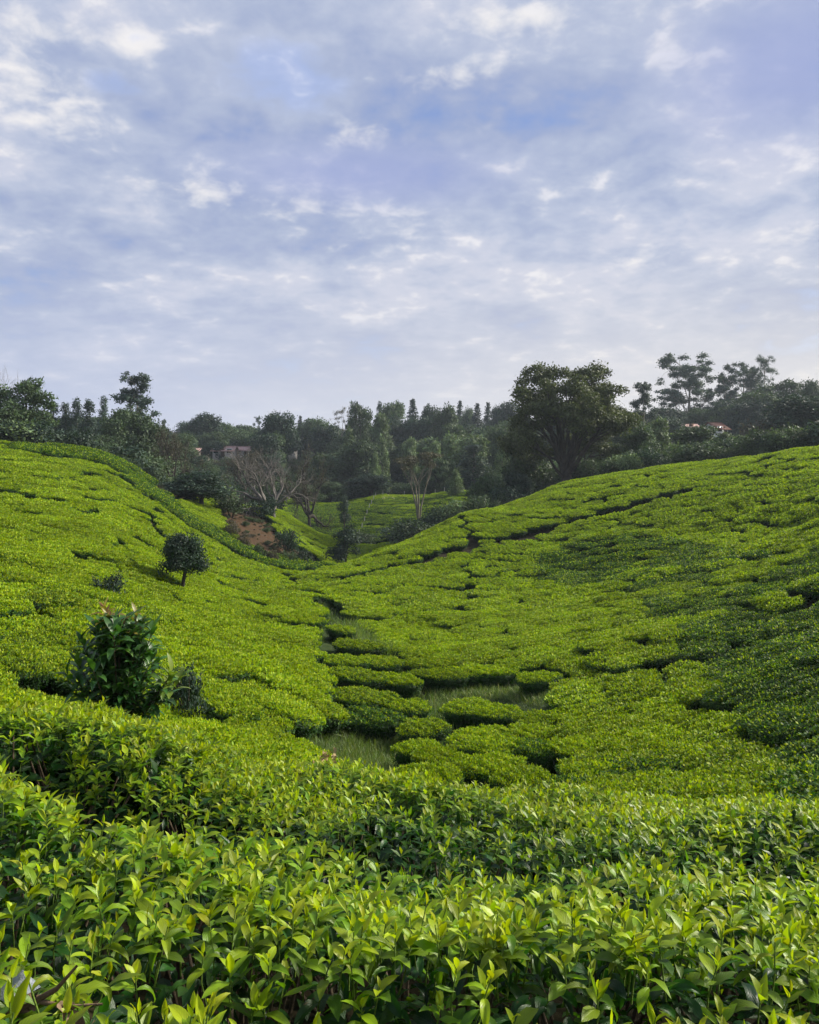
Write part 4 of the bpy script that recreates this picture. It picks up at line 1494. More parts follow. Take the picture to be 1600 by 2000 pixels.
def lobes_dome(rs, n, W, z0, z1, r0, r1, flat=0.7, top_bias=1.0):
    """foliage masses over a domed crown"""
    out = []
    for i in range(n):
        a = rs.rand() * 6.28
        f = rs.rand() ** 0.8
        z = z0 + (z1 - z0) * f
        wid = math.sqrt(max(0.05, 1 - ((f - 0.3) / 0.75) ** 2))
        r = math.sqrt(rs.rand()) * W * 0.5 * wid
        rr = rs.uniform(r0, r1)
        out.append((r * math.cos(a), r * math.sin(a), z - rr * flat * 0.5, rr, rr * flat))
    return out


def limb_to(T, base, tgt, r, sag=0.15):
    base, tgt = np.array(base, float), np.array(tgt, float)
    m = (base + tgt) / 2 + np.array([0, 0, np.linalg.norm(tgt - base) * sag]) + T.rs.normal(0, 0.05 * np.linalg.norm(tgt - base), 3)
    m2 = (m + tgt) / 2 + T.rs.normal(0, 0.04 * np.linalg.norm(tgt - base), 3)
    T.wood.tube([base, (base + m) / 2, m, m2, tgt], [r, r * .8, r * .62, r * .42, r * .18], 5)


def kind_round(seed, mat, bark=M_BARK, H=10.0, W=8.0, n=16, z0=0.28, dens=70, size=0.36, r0=1.1, r1=2.0, flat=0.8, fk=(.15, .4)):
    T = Tree(seed)
    T.wood.tube([(0, 0, -0.6), (0.1, 0, H * .2), (0.0, .15, H * .45), (0.1, 0, H * .7)], [.34, .26, .2, .1] if H > 6 else [.16, .12, .10, .05], 7)
    lb = lobes_dome(T.rs, n, W * 0.78, H * z0 + r0, H - r1 * 0.5, r0, r1, flat)
    lb.append((0, 0, H * .6, W * .26, H * .22))
    for l in lb[:10]:
        limb_to(T, (0, 0, H * T.rs.uniform(*fk)), l[:3], 0.11 if H > 6 else 0.06)
    T.leaves_in_lobes(lb, dens, size)
    return T.meshes('round_tree', bark, mat)


def kind_column(seed, mat, bark=M_GREYBARK, H=14.0, W=4.2):
    """narrow gum: tufts stacked round a straight stem"""
    T = Tree(seed)
    rs = T.rs
    T.wood.tube([(0, 0, -0.6), (0.1, 0, H * .3), (0, .1, H * .6), (0, 0, H * .93)], [.22, .17, .11, .03], 6)
    lb = []
    for i in range(17):
        f = (i + rs.rand()) / 17
        z = H * (0.16 + 0.82 * f)
        a = i * 2.4 + rs.rand()
        r = W * .3 * (1 - f ** 2.2) * rs.uniform(.4, 1)
        rr = (0.62 + 0.55 * (1 - f)) * rs.uniform(.8, 1.2)
        lb.append((r * math.cos(a), r * math.sin(a), z - 0.3, rr, rr * 1.35))
        limb_to(T, (0, 0, z - 0.9), (r * math.cos(a), r * math.sin(a), z), 0.04)
    T.leaves_in_lobes(lb, 95, 0.30, droop=0.5)
    return T.meshes('gum_tree', bark, mat)


def kind_gum(seed, mat, bark=M_PALE, H=22.0, W=17.0, fork=0.28, n=45, dens=52, size=0.36, spire=False):
    """tall ragged eucalypt: forked pale stem, foliage in separate plates and tufts at limb ends"""
    T = Tree(seed)
    rs = T.rs
    T.wood.tube([(0, 0, -0.8), (0.15, 0, H * .16), (0, .1, H * fork), (0.2, 0.1, H * .62), (0.1, 0, H * .85)], [.42, .34, .27, .17, .06], 7)
    lb = []
    nb = max(6, n // 3)
    for i in range(nb):                                # main limbs, each ending in its own cloud of tufts
        f = (i + rs.rand()) / nb
        z = H * (fork + 0.06 + (0.90 - fork) * f)
        a = i * 2.4 + rs.rand() * 1.5
        prof = (1.0 - f * 0.85) if spire else math.sqrt(max(0.10, 1 - ((f - 0.45) / 0.62) ** 2))
        r = W * .36 * prof * rs.uniform(.55, 1.0)
        c = np.array([r * math.cos(a), r * math.sin(a), z])
        b0 = np.array([0.1, 0.05, max(H * .2, z - r * rs.uniform(.7, 1.2) - 1.2)])
        limb_to(T, b0, c, 0.07 + 0.12 * (1 - f), 0.06)
        for j in range(8):
            e = c + rs.normal(0, 1, 3) * np.array([1.45, 1.45, 1.2]) * (H / 22) * (0.45 + prof * .6)
            limb_to(T, b0 + (c - b0) * rs.uniform(.5, .95), e, 0.05, 0.04)
            rr = rs.uniform(.6, 1.35) * (H / 22)
            lb.append((*e, rr * 1.15, rr * 0.8))
    T.leaves_in_lobes(lb, dens, size, droop=0.35, shell=0.2)
    return T.meshes('eucalyptus', bark, mat)


def kind_pine(seed, mat, H=14.0, W=7.0):
    T = Tree(seed)
    rs = T.rs
    T.wood.tube([(0, 0, -0.6), (0, 0, H * .5), (0, 0, H * .99)], [.25, .15, .02], 6)
    P, O = [], []
    for i in range(24):
        f = (i + rs.rand() * .5) / 24
        z = H * (.1 + .88 * f)
        R0 = W * .5 * (1 - f) ** .85 + 0.12
        for b in range(6 if f < .8 else 4):
            a = rs.rand() * 6.28
            rr = R0 * rs.uniform(.7, 1.1)
            e = np.array([rr * math.cos(a), rr * math.sin(a), z - rr * .12])
            T.wood.tube([(0, 0, z), e * .5 + np.array([0, 0, z * .5 + .05]), e], [.04, .025, .01], 3)
            k = int(26 + 26 * (1 - f))
            q = rs.rand(k, 1) ** .7
            P.append(np.array([0, 0, z]) + (e - np.array([0, 0, z])) * q + rs.normal(0, .17, (k, 3)))
            O.append(np.tile(norm(e - np.array([0, 0, z - .4])), (k, 1)))
    P, O = np.concatenate(P), np.concatenate(O)
    T._leaves(P, O, len(P), 0.38, 0.1)
    return T.meshes('pine_tree', M_BARK, mat)


def kind_acacia(seed, mat, H=9.5, W=7.5, dens=60, bark=M_ACBARK, top0=0.70):
    """umbrella crown on splayed pale stems"""
    T = Tree(seed)
    rs = T.rs
    lb = []
    for s in range(4):
        a = s * 1.6 + rs.rand() * .8
        e = np.array([W * .16 * math.cos(a), W * .16 * math.sin(a), H * .5])
        T.wood.tube([(rs.normal(0, .08), rs.normal(0, .08), -.5), e * np.array([.35, .35, .5]), e], [.17, .13, .09], 6)
        for k in range(5):
            b = a + rs.normal(0, .7)
            r = W * rs.uniform(.2, .5)
            z = H * rs.uniform(top0 + .08, .98) - (r / W) * H * .12
            limb_to(T, e, (r * math.cos(b), r * math.sin(b), z), .055, .02)
            lb.append((r * math.cos(b), r * math.sin(b), z, rs.uniform(.75, 1.25), rs.uniform(.22, .4)))
            lb.append((r * .6 * math.cos(b), r * .6 * math.sin(b), z + .2, rs.uniform(.6, 1.0), rs.uniform(.2, .35)))
    T.leaves_in_lobes(lb, dens, 0.20, shell=.1)
    return T.meshes('acacia', bark, mat)


def kind_bare(seed, H=9.0, spread=.62, leaf=None, maxl=6, bark=M_GREYBARK, flat=1.0):
    """leafless tree: crooked limbs leaving a short bole at wide angles, fine twigs at the ends"""
    T = Tree(seed)
    rs = T.rs
    T.wood.tube([(0, 0, -.6), (.08, .02, .6), (.02, 0, 1.3), (.12, 0, 2.0)], [.36, .30, .27, .24], 8)
    for k in range(6):
        a = k * 1.05 + rs.rand() * .8
        up = rs.uniform(.25, 1.15)
        T.branch((.08, 0, .9 + rs.rand() * 1.0), (math.cos(a) * flat, math.sin(a) * flat, up), H * rs.uniform(.24, .34), rs.uniform(.17, .26), 1, maxl, spread, 2, .05, .24, .72, 4, start=.35)
    if leaf is not None:
        T.leaves_at_tips(3800, .55, .17)
    return T.meshes('bare_tree', bark, leaf)


def kind_fig(seed):
    """broad old tree: short bole, rising limbs, foliage in big billows with sky between"""
    T = Tree(seed)
    rs = T.rs
    H, W = 15.0, 15.5
    T.wood.tube([(0, 0, -1.2), (0, 0, 0.2), (-.1, 0, 1.6), (-.15, 0, 2.8)], [.9, .66, .54, .5], 10)
    lb = []
    limbs = []
    for k in range(23):
        f = (k + rs.rand()) / 23
        z = 4.2 + 8.6 * f
        prof = math.sqrt(max(0.04, 1 - ((f - .22) / .86) ** 2))
        a = k * 2.4 + rs.rand() * .6
        r = 6.5 * prof * rs.uniform(.6, 1.05)
        if r * math.sin(a) < 1.5 and abs(r * math.cos(a)) < 5.2:
            z = max(z, 8.4)
        z += 1.6 * max(0, 1 - (r / 4.5) ** 2) * (f > .45)
        limbs.append((r * math.cos(a), r * math.sin(a), z))
    for k, tg in enumerate(limbs):
        tg = np.array(tg)
        b = np.array([-.1 + .25 * np.sign(tg[0]), .2 * np.sign(tg[1]), rs.uniform(1.4, 3.2)])
        m = b + (tg - b) * np.array([.30, .30, .5]) + rs.normal(0, .35, 3)
        m2 = b + (tg - b) * np.array([.66, .66, .80]) + rs.normal(0, .35, 3)
        r0 = rs.uniform(.16, .34)
        T.wood.tube([b, (b + m) / 2 + rs.normal(0, .15, 3), m, m2, tg], [r0, r0 * .85, r0 * .66, r0 * .42, r0 * .15], 7)
        for j in range(6):
            st = m + (m2 - m) * rs.rand() * 1.1
            e = tg + rand_unit(rs, 1)[0] * np.array([2.2, 2.2, 1.5]) * rs.uniform(.5, 1)
            limb_to(T, st, e, .08, .03)
            rr = rs.uniform(.75, 1.3)
            lb.append((*e, rr, rr * .8))
            e2 = e + rand_unit(rs, 1)[0] * np.array([1.3, 1.3, .8])
            rr = rs.uniform(.5, .9)
            lb.append((*e2, rr, rr * .75))
    T.leaves_in_lobes(lb, 92, .27, shell=.3, droop=.15)
    return T.meshes('fig_tree', M_FIGBARK, L_FIG)


def kind_bush(seed, mat, H=2.4, W=3.0, dens=150, size=.16):
    T = Tree(seed)
    rs = T.rs
    for k in range(7):
        a = rs.rand() * 6.28
        T.wood.tube([(0, 0, -.3), (.3 * math.cos(a), .3 * math.sin(a), H * .35), (.9 * W * .4 * math.cos(a), .9 * W * .4 * math.sin(a), H * .75)], [.06, .045, .015], 4)
    lb = []
    for k in range(12):
        a, r = rs.rand() * 6.28, math.sqrt(rs.rand()) * W * .33
        rr = rs.uniform(.45, .75)
        lb.append((r * math.cos(a), r * math.sin(a), H * rs.uniform(.3, .85) * (1 - .25 * (r / W) * 3), rr, rr * .85))
    T.leaves_in_lobes(lb, dens, size)
    return T.meshes('bush', M_BARK, mat)


KIND = {}


def K(name):
    """shapes are made the first time they are asked for"""
    if name not in KIND:
        base, v = name.rsplit('-', 1)
        v = int(v)
        KIND[name] = {
            'dark': lambda: kind_round(100 + v, L_DARK, n=18 + v),
            'mid': lambda: kind_round(120 + v, L_MID, n=16 + v, H=10, W=8),
            'light': lambda: kind_round(140 + v, L_LIGHT, n=14, H=9, W=5.6, r0=.8, r1=1.5, z0=.22, bark=M_GREYBARK),
            'open': lambda: kind_round(150 + v, L_MID, n=26, H=11, W=10, r0=.8, r1=1.4, flat=.6, z0=.3, dens=60),
            'column': lambda: kind_column(160 + v, L_BLUE),
            'lightcolumn': lambda: kind_column(165 + v, L_LIGHT, H=9, W=4.4),
            'gum': lambda: kind_gum(180 + v, L_BLUE),
            'spire': lambda: kind_gum(190 + v, L_BLUE, H=20, W=13, fork=.22, n=30, spire=True),
            'thin': lambda: kind_gum(200 + v, L_BLUE, H=24, W=9, fork=.35, n=24, dens=36, size=.3),
            'pine': lambda: kind_pine(210 + v, L_PINE),
            'acacia': lambda: kind_acacia(220 + v, L_ACACIA),
            'airy': lambda: kind_acacia(230 + v, L_ACACIA, H=12, W=10, dens=26, bark=M_GREYBARK, top0=.55),
            'bare': lambda: kind_bare(240 + v),
            'twiggy': lambda: kind_bare(250 + v, H=8, leaf=L_BROWN, maxl=5, spread=.7, bark=M_BARK),
            'flatbare': lambda: kind_bare(260 + v, H=8, leaf=L_BROWN, maxl=5, spread=.6, flat=1.35, bark=M_BARK),
            'fig': lambda: kind_fig(270 + v),
            'small': lambda: kind_round(280 + v, L_DARK, H=4.0, W=3.1, n=34, z0=.42, dens=420, size=.13, r0=.34, r1=.66, flat=.9, fk=(.40, .55)),
            'notch': lambda: kind_round(290 + v, L_DARK, H=5.5, W=3.8, n=15, z0=.12, dens=170, size=.2, r0=.45, r1=.9),
            'bush': lambda: kind_bush(300 + v, L_MID),
            'darkbush': lambda: kind_bush(310 + v, L_DARK),
            'lightbush': lambda: kind_bush(320 + v, L_LIGHT),
            'brownbush': lambda: kind_bush(330 + v, L_BROWN),
        }[base]()
    return KIND[name]


def plant(kind, px, Y, top_py, wpx, label, name='tree', cat='tree', group=None, base=None, yaw=None):
    if kind == 'fig-0':
        yaw = 0.0
    k = K(kind)
    if Y < 0:                                          # given by the row of its foot on the near slopes
        x, Y = hit(px, -Y, 100, 7)
    x = (px - 800) / F * Y
    z0 = float(ground(x, Y)) - 0.05 if base is None else base
    zt = (HZ - top_py) / F * Y
    h = max(1.0, zt - z0)
    sz = h / k['h']
    sx = max((wpx / F * Y) / k['w'], (0.85 if kind.startswith('pine') else 0.7 if 'column' in kind else 0.5) * sz)
    t = empty(name, (x, Y, z0), label, cat, group)
    t.scale = (sx, sx, sz)
    t.rotation_euler = (0, 0, random.uniform(0, 6.28) if yaw is None else yaw)
    obj('trunk', k['trunk'], t)
    if k['crown']:
        obj('crown', k['crown'], t)
    return t


SKY_G = 'trees on the skyline'
WOOD_G = 'trees in the valley wood'
TREES = [
    # kind, column, distance, top row, width, label, name, category, group
    ('bare-0', -30, 95, 690, 95, 'bare twiggy tree whose top branches reach in at the left edge', 'bare_tree', 'tree', None),
    ('open-0', 45, 84, 742, 125, 'dark broad tree with a pale slanting stem at the left end of the crest', 'broad_tree', 'tree', None),
    ('mid-1', -20, 80, 800, 110, 'lower leafy tree beside the broad one, cut by the left edge', 'broad_tree', 'tree', None),
    ('column-0', 104, 125, 786, 40, 'blue-green gum first from the left in the close row of gums', 'gum_tree', 'tree', 'row of close blue-green gums'),
    ('column-1', 128, 130, 788, 42, 'blue-green gum second from the left in the close row of gums', 'gum_tree', 'tree', 'row of close blue-green gums'),
    ('column-2', 150, 126, 780, 44, 'blue-green gum in the middle of the close row, the tallest', 'gum_tree', 'tree', 'row of close blue-green gums'),
    ('column-0', 174, 122, 783, 42, 'blue-green gum at the right end of the close row of gums', 'gum_tree', 'tree', 'row of close blue-green gums'),
    ('column-1', 203, 150, 776, 34, 'dark pointed gum standing alone between the gum row and the ragged eucalyptus', 'gum_tree', 'tree', None),
    ('spire-0', 266, 132, 731, 112, 'tallest ragged eucalyptus on the left skyline', 'eucalyptus', 'tree', None),
    ('mid-0', 232, 116, 800, 90, 'grey-green dense tree at the foot of the ragged eucalyptus', 'broad_tree', 'tree', None),
    ('mid-2', 280, 110, 818, 90, 'dense tree right of the foot of the ragged eucalyptus', 'broad_tree', 'tree', None),
    ('mid-1', 205, 100, 852, 70, 'low bushy tree behind the left crest below the gums', 'broad_tree', 'tree', None),
    ('twiggy-0', 340, 104, 838, 100, 'brownish half-bare tree right of the eucalyptus behind the tea crest', 'half_bare_tree', 'tree', None),
    ('spire-0', 320, 280, 820, 26, 'tiny dark eucalyptus on the skyline above the half-bare tree', 'eucalyptus', 'tree', SKY_G),
    ('dark-0', 366, 240, 826, 60, 'low dark tree on the skyline left of the dark dome', 'round_tree', 'tree', SKY_G),
    ('dark-1', 402, 225, 810, 66, 'dark domed tree above the left farmhouse', 'round_tree', 'tree', SKY_G),
    ('mid-0', 446, 235, 828, 74, 'rounded tree on the skyline right of the dark dome', 'round_tree', 'tree', SKY_G),
    ('mid-2', 415, 212, 845, 50, 'grey-green tree directly behind the left farmhouse', 'round_tree', 'tree', WOOD_G),
    ('mid-1', 480, 245, 832, 60, 'low skyline tree left of the thin airy one', 'round_tree', 'tree', SKY_G),
    ('thin-0', 504, 290, 813, 24, 'thin airy tree on the skyline left of the big dark crown', 'thin_tree', 'tree', SKY_G),
    ('dark-2', 540, 200, 809, 82, 'big near-black rounded crown in the middle of the left skyline', 'round_tree', 'tree', SKY_G),
    ('pine-0', 587, 262, 814, 26, 'small conifer right of the near-black crown', 'pine_tree', 'tree', SKY_G),
    ('mid-0', 615, 240, 819, 84, 'flat-topped dark tree on the skyline left of the airy acacia', 'round_tree', 'tree', SKY_G),
    ('dark-0', 640, 215, 832, 70, 'dark tree below the flat-topped one', 'round_tree', 'tree', WOOD_G),
    ('airy-0', 672, 225, 795, 56, 'pale airy acacia showing sky through its crown', 'acacia', 'tree', SKY_G),
    ('open-0', 704, 208, 789, 66, 'tall dark tree right of the pale airy acacia', 'broad_tree', 'tree', SKY_G),
    ('column-2', 742, 262, 786, 30, 'narrow tree on the skyline, first of the tall middle stand', 'gum_tree', 'tree', SKY_G),
    ('mid-1', 770, 245, 788, 56, 'broad tree in the tall middle stand of the skyline', 'round_tree', 'tree', SKY_G),
    ('pine-1', 806, 255, 782, 42, 'dark spreading pine topping the middle stand', 'pine_tree', 'tree', SKY_G),
    ('dark-1', 842, 230, 795, 46, 'dark tree right of the spreading pine', 'round_tree', 'tree', SKY_G),
    ('mid-2', 872, 218, 797, 66, 'domed green tree left of the row of conifers', 'round_tree', 'tree', SKY_G),
    ('pine-0', 899, 290, 785, 30, 'first slender conifer from the left in the conifer row', 'pine_tree', 'tree', SKY_G),
    ('mid-0', 915, 285, 800, 34, 'short round tree between the first two conifers of the row', 'round_tree', 'tree', SKY_G),
    ('pine-0', 933, 270, 790, 46, 'broadest conifer in the conifer row', 'pine_tree', 'tree', SKY_G),
    ('pine-1', 953, 292, 788, 26, 'last slender conifer in the row', 'pine_tree', 'tree', SKY_G),
    ('dark-2', 972, 262, 796, 36, 'dark rounded tree right of the conifer row', 'round_tree', 'tree', SKY_G),
    ('dark-0', 1002, 250, 788, 60, 'dark tree behind the left flank of the giant tree', 'round_tree', 'tree', SKY_G),
    ('dark-1', 762, 225, 815, 70, 'dark tree in the shade below the middle stand', 'round_tree', 'tree', WOOD_G),
    ('dark-2', 812, 222, 818, 80, 'dark tree below the spreading pine', 'round_tree', 'tree', WOOD_G),
    ('light-0', 745, 195, 812, 44, 'paler tree standing before the middle stand', 'light_tree', 'tree', WOOD_G),
    ('lightcolumn-0', 682, 185, 838, 34, 'pale upright tree below the airy acacia', 'light_tree', 'tree', WOOD_G),
    ('mid-0', 700, 172, 862, 90, 'bushy tree above the dark shrubs of the valley wood', 'round_tree', 'tree', WOOD_G),
    ('lightcolumn-1', 748, 172, 858, 22, 'small pale poplar-like tree above the far tea slope', 'light_tree', 'tree', WOOD_G),
    ('lightcolumn-0', 733, 160, 886, 26, 'small pale poplar-like tree, lower of the pair above the far tea slope', 'light_tree', 'tree', WOOD_G),
    ('light-0', 803, 185, 858, 40, 'pale rounded tree above the umbrella acacia', 'light_tree', 'tree', WOOD_G),
    ('light-0', 852, 182, 865, 36, 'pale bushy tree right of the umbrella acacia top', 'light_tree', 'tree', WOOD_G),
    ('mid-1', 886, 195, 832, 54, 'round headed tree in the wood below the conifer row', 'round_tree', 'tree', WOOD_G),
    ('light-1', 884, 170, 850, 50, 'light crowned tree right below the round headed one', 'light_tree', 'tree', WOOD_G),
    ('light-1', 922, 165, 852, 70, 'light crowned tall tree left of the giant tree', 'light_tree', 'tree', WOOD_G),
    ('column-0', 925, 156, 868, 70, 'grey-green tall tree below the light crowned one', 'gum_tree', 'tree', WOOD_G),
    ('lightcolumn-1', 982, 150, 864, 34, 'light upright tree close to the left flank of the giant tree', 'light_tree', 'tree', WOOD_G),
    ('open-0', 860, 160, 896, 80, 'dark open tree behind the umbrella acacia', 'broad_tree', 'tree', WOOD_G),
    ('mid-2', 640, 170, 890, 90, 'dull green tree behind the bare tree', 'round_tree', 'tree', WOOD_G),
    ('dark-1', 725, 152, 928, 86, 'dark spreading tree on the ridge of the far tea slope', 'round_tree', 'tree', None),
    ('mid-0', 645, 150, 942, 70, 'low bushy tree left of the far tea slope', 'round_tree', 'tree', WOOD_G),
    ('mid-2', 600, 142, 948, 60, 'low bushy tree behind the bare tree on its right', 'round_tree', 'tree', WOOD_G),
    ('acacia-0', 818, 121, 884, 92, 'umbrella acacia with tall pale stems on the far tea slope', 'acacia', 'tree', None),
    ('lightcolumn-0', 889, 140, 919, 36, 'small upright tree alone on top of the far tea slope', 'light_tree', 'tree', None),
    ('notch-0', 672, 122, 968, 32, 'small dark tree among the tea rows left of the fence', 'small_tree', 'tree', None),
    ('bare-1', 532, 84, 872, 190, 'large bare grey tree with spreading limbs above the red bank', 'bare_tree', 'tree', None),
    ('flatbare-0', 604, 118, 880, 96, 'flat-topped brown leafless tree behind the large bare one', 'half_bare_tree', 'tree', None),
    ('twiggy-0', 475, 140, 880, 90, 'brown twiggy tree below the farmhouses', 'half_bare_tree', 'tree', None),
    ('dark-2', 392, 74, 924, 128, 'dark dense tree on the bank above the red soil', 'round_tree', 'tree', None),
    ('small-0', 357, -1154, 1045, 86, 'small round-headed dark tree on the left tea slope', 'small_tree', 'tree', None),
    ('notch-0', 676, -1103, 1026, 66, 'young dark tree in the notch between the two tea slopes', 'small_tree', 'tree', None),
    ('fig-0', 1108, 102, 716, 238, 'giant old spreading tree on the right crest', 'giant_tree', 'tree', None),
    ('spire-0', 1258, 172, 748, 74, 'ragged eucalyptus between the giant tree and the tall gum', 'eucalyptus', 'tree', None),
    ('gum-0', 1346, 228, 693, 132, 'tallest broad gum on the right skyline', 'gum_tree', 'tree', None),
    ('gum-1', 1452, 236, 710, 96, 'layered gum right of the tallest one', 'gum_tree', 'tree', None),
    ('thin-0', 1494, 240, 695, 56, 'thin see-through gum at the right of the skyline', 'gum_tree', 'tree', None),
    ('spire-0', 1415, 232, 735, 64, 'low gum between the tallest and the layered one', 'gum_tree', 'tree', None),
    ('dark-1', 1568, 118, 776, 150, 'huge dark dense tree at the right edge', 'round_tree', 'tree', None),
    ('open-0', 1530, 205, 744, 96, 'broad tree behind the huge dark one', 'broad_tree', 'tree', SKY_G),
    ('mid-0', 1592, 190, 745, 60, 'tree at the right edge above the huge dark one', 'round_tree', 'tree', SKY_G),
    ('mid-1', 1478, 185, 768, 92, 'grey-green tree under the layered gum', 'round_tree', 'tree', WOOD_G),
    ('dark-0', 1420, 200, 785, 80, 'dark tree under the tallest gum on its right', 'round_tree', 'tree', WOOD_G),
    ('dark-2', 1300, 210, 798, 90, 'dark low tree left of the tallest gum stem', 'round_tree', 'tree', WOOD_G),
    ('mid-2', 1370, 200, 800, 70, 'low tree in front of the tallest gum stem', 'round_tree', 'tree', WOOD_G),
    ('mid-0', 1225, 150, 812, 80, 'tree right behind the giant one', 'round_tree', 'tree', WOOD_G),
    ('light-0', 1290, 116, 820, 62, 'light crowned tree on the right crest left of the red-roofed house', 'light_tree', 'tree', None),
    ('mid-1', 1362, 112, 834, 96, 'rounded green tree on the crest just left of the red roof', 'round_tree', 'tree', None),
    ('brownbush-0', 1490, 118, 822, 80, 'brownish bushy tree right of the red-roofed house', 'bushy_tree', 'tree', None),
    ('light-1', 1450, 106, 852, 46, 'light bushy tree below the red-roofed house on its right', 'light_tree', 'tree', None),
    ('light-0', 1416, 108, 846, 44, 'light slender tree just below the red-roofed house', 'light_tree', 'tree', None),
    ('mid-2', 1250, 104, 838, 84, 'dull green tree at the right foot of the giant tree', 'round_tree', 'tree', None),
    ('mid-0', 1205, 108, 868, 90, 'leafy tree under the right skirt of the giant tree', 'round_tree', 'tree', None),
    ('mid-1', 1020, 112, 862, 100, 'leafy tree under the left skirt of the giant tree', 'round_tree', 'tree', None),
]
for (k, px, Y, tp, w, lab, nm, cat, grp) in TREES:
    plant(k, px, Y, tp, w, lab, nm, cat, grp)

BUSHES = [
    ('brownbush-0', 452, -1046, 1018, 34, 'brown-green bush at the upper end of the red bank beside the dark tree', 'low bushes edging the red bank'),
    ('brownbush-0', 478, -1068, 1046, 28, 'small brown bush on the lower edge of the red bank left of the pale stone', 'low bushes edging the red bank'),
    ('bush-1', 505, -1086, 1062, 30, 'small bush on the lower edge of the red bank right of the pale stone', 'low bushes edging the red bank'),
    ('brownbush-0', 532, -1096, 1072, 30, 'brown bush near the low end of the red bank', 'low bushes edging the red bank'),
    ('bush-0', 566, -1102, 1078, 34, 'round green bush closing the low end of the red bank', 'low bushes edging the red bank'),
    ('darkbush-0', 558, -1072, 1036, 46, 'dark bush on the right edge of the red bank under the bare tree', 'low bushes edging the red bank'),
    ('darkbush-1', 592, -1098, 1072, 34, 'dark round bush at the foot of the second tea slope', 'low bushes edging the red bank'),

    ('darkbush-0', 206, -1164, 1124, 62, 'small dark round bush alone on the left tea slope behind the big-leaved shrub', None),
    ('darkbush-1', 366, -1350, 1304, 40, 'small dark bush beside the path on the left slope', None),
    ('darkbush-0', 510, 83, 975, 60, 'ivy-dark bush wrapped round the foot of the bare tree', None),
    ('bush-0', 452, 76, 972, 66, 'green bush between the dark tree and the bare tree', None),
    ('mid-1', 955, 96, 932, 70, 'dark bush left of the trunk of the giant tree', 'bushes along the right crest'),
    ('dark-1', 1008, 96, 925, 62, 'tall dark bush nearest the trunk of the giant tree', 'bushes along the right crest'),
    ('bush-0', 930, 86, 968, 52, 'low bush at the left end of the right crest', 'bushes along the right crest'),
    ('bush-1', 1160, 98, 898, 60, 'bush right of the trunk of the giant tree', 'bushes along the right crest'),
    ('lightbush-0', 1320, 98, 866, 56, 'light bush on the crest left of the red-roofed house', 'bushes along the right crest'),
    ('lightbush-0', 1400, 96, 862, 60, 'light bush on the crest under the red-roofed house', 'bushes along the right crest'),
    ('bush-1', 1545, 92, 852, 66, 'bush on the crest under the huge dark tree', 'bushes along the right crest'),
    ('bush-0', 1475, 94, 862, 60, 'bush on the crest right of the light slender tree', 'bushes along the right crest'),
    ('bush-1', 1270, 96, 876, 70, 'bush on the crest right of the giant tree', 'bushes along the right crest'),
    ('darkbush-1', 1595, 90, 846, 70, 'bush on the crest at the right edge', 'bushes along the right crest'),
    ('bush-0', 700, 108, 1040, 70, 'leafy bush behind the young tree in the notch', None),
    ('darkbush-0', 775, 112, 1030, 80, 'grey-green bush below the fence on the far slope', None),
    ('darkbush-1', 840, 110, 1012, 70, 'dark bush at the foot of the umbrella acacia', None),
]
for (k, px, Y, tp, w, lab, grp) in BUSHES:
    plant(k, px, Y, tp, w, lab, 'bush', 'bush', grp)


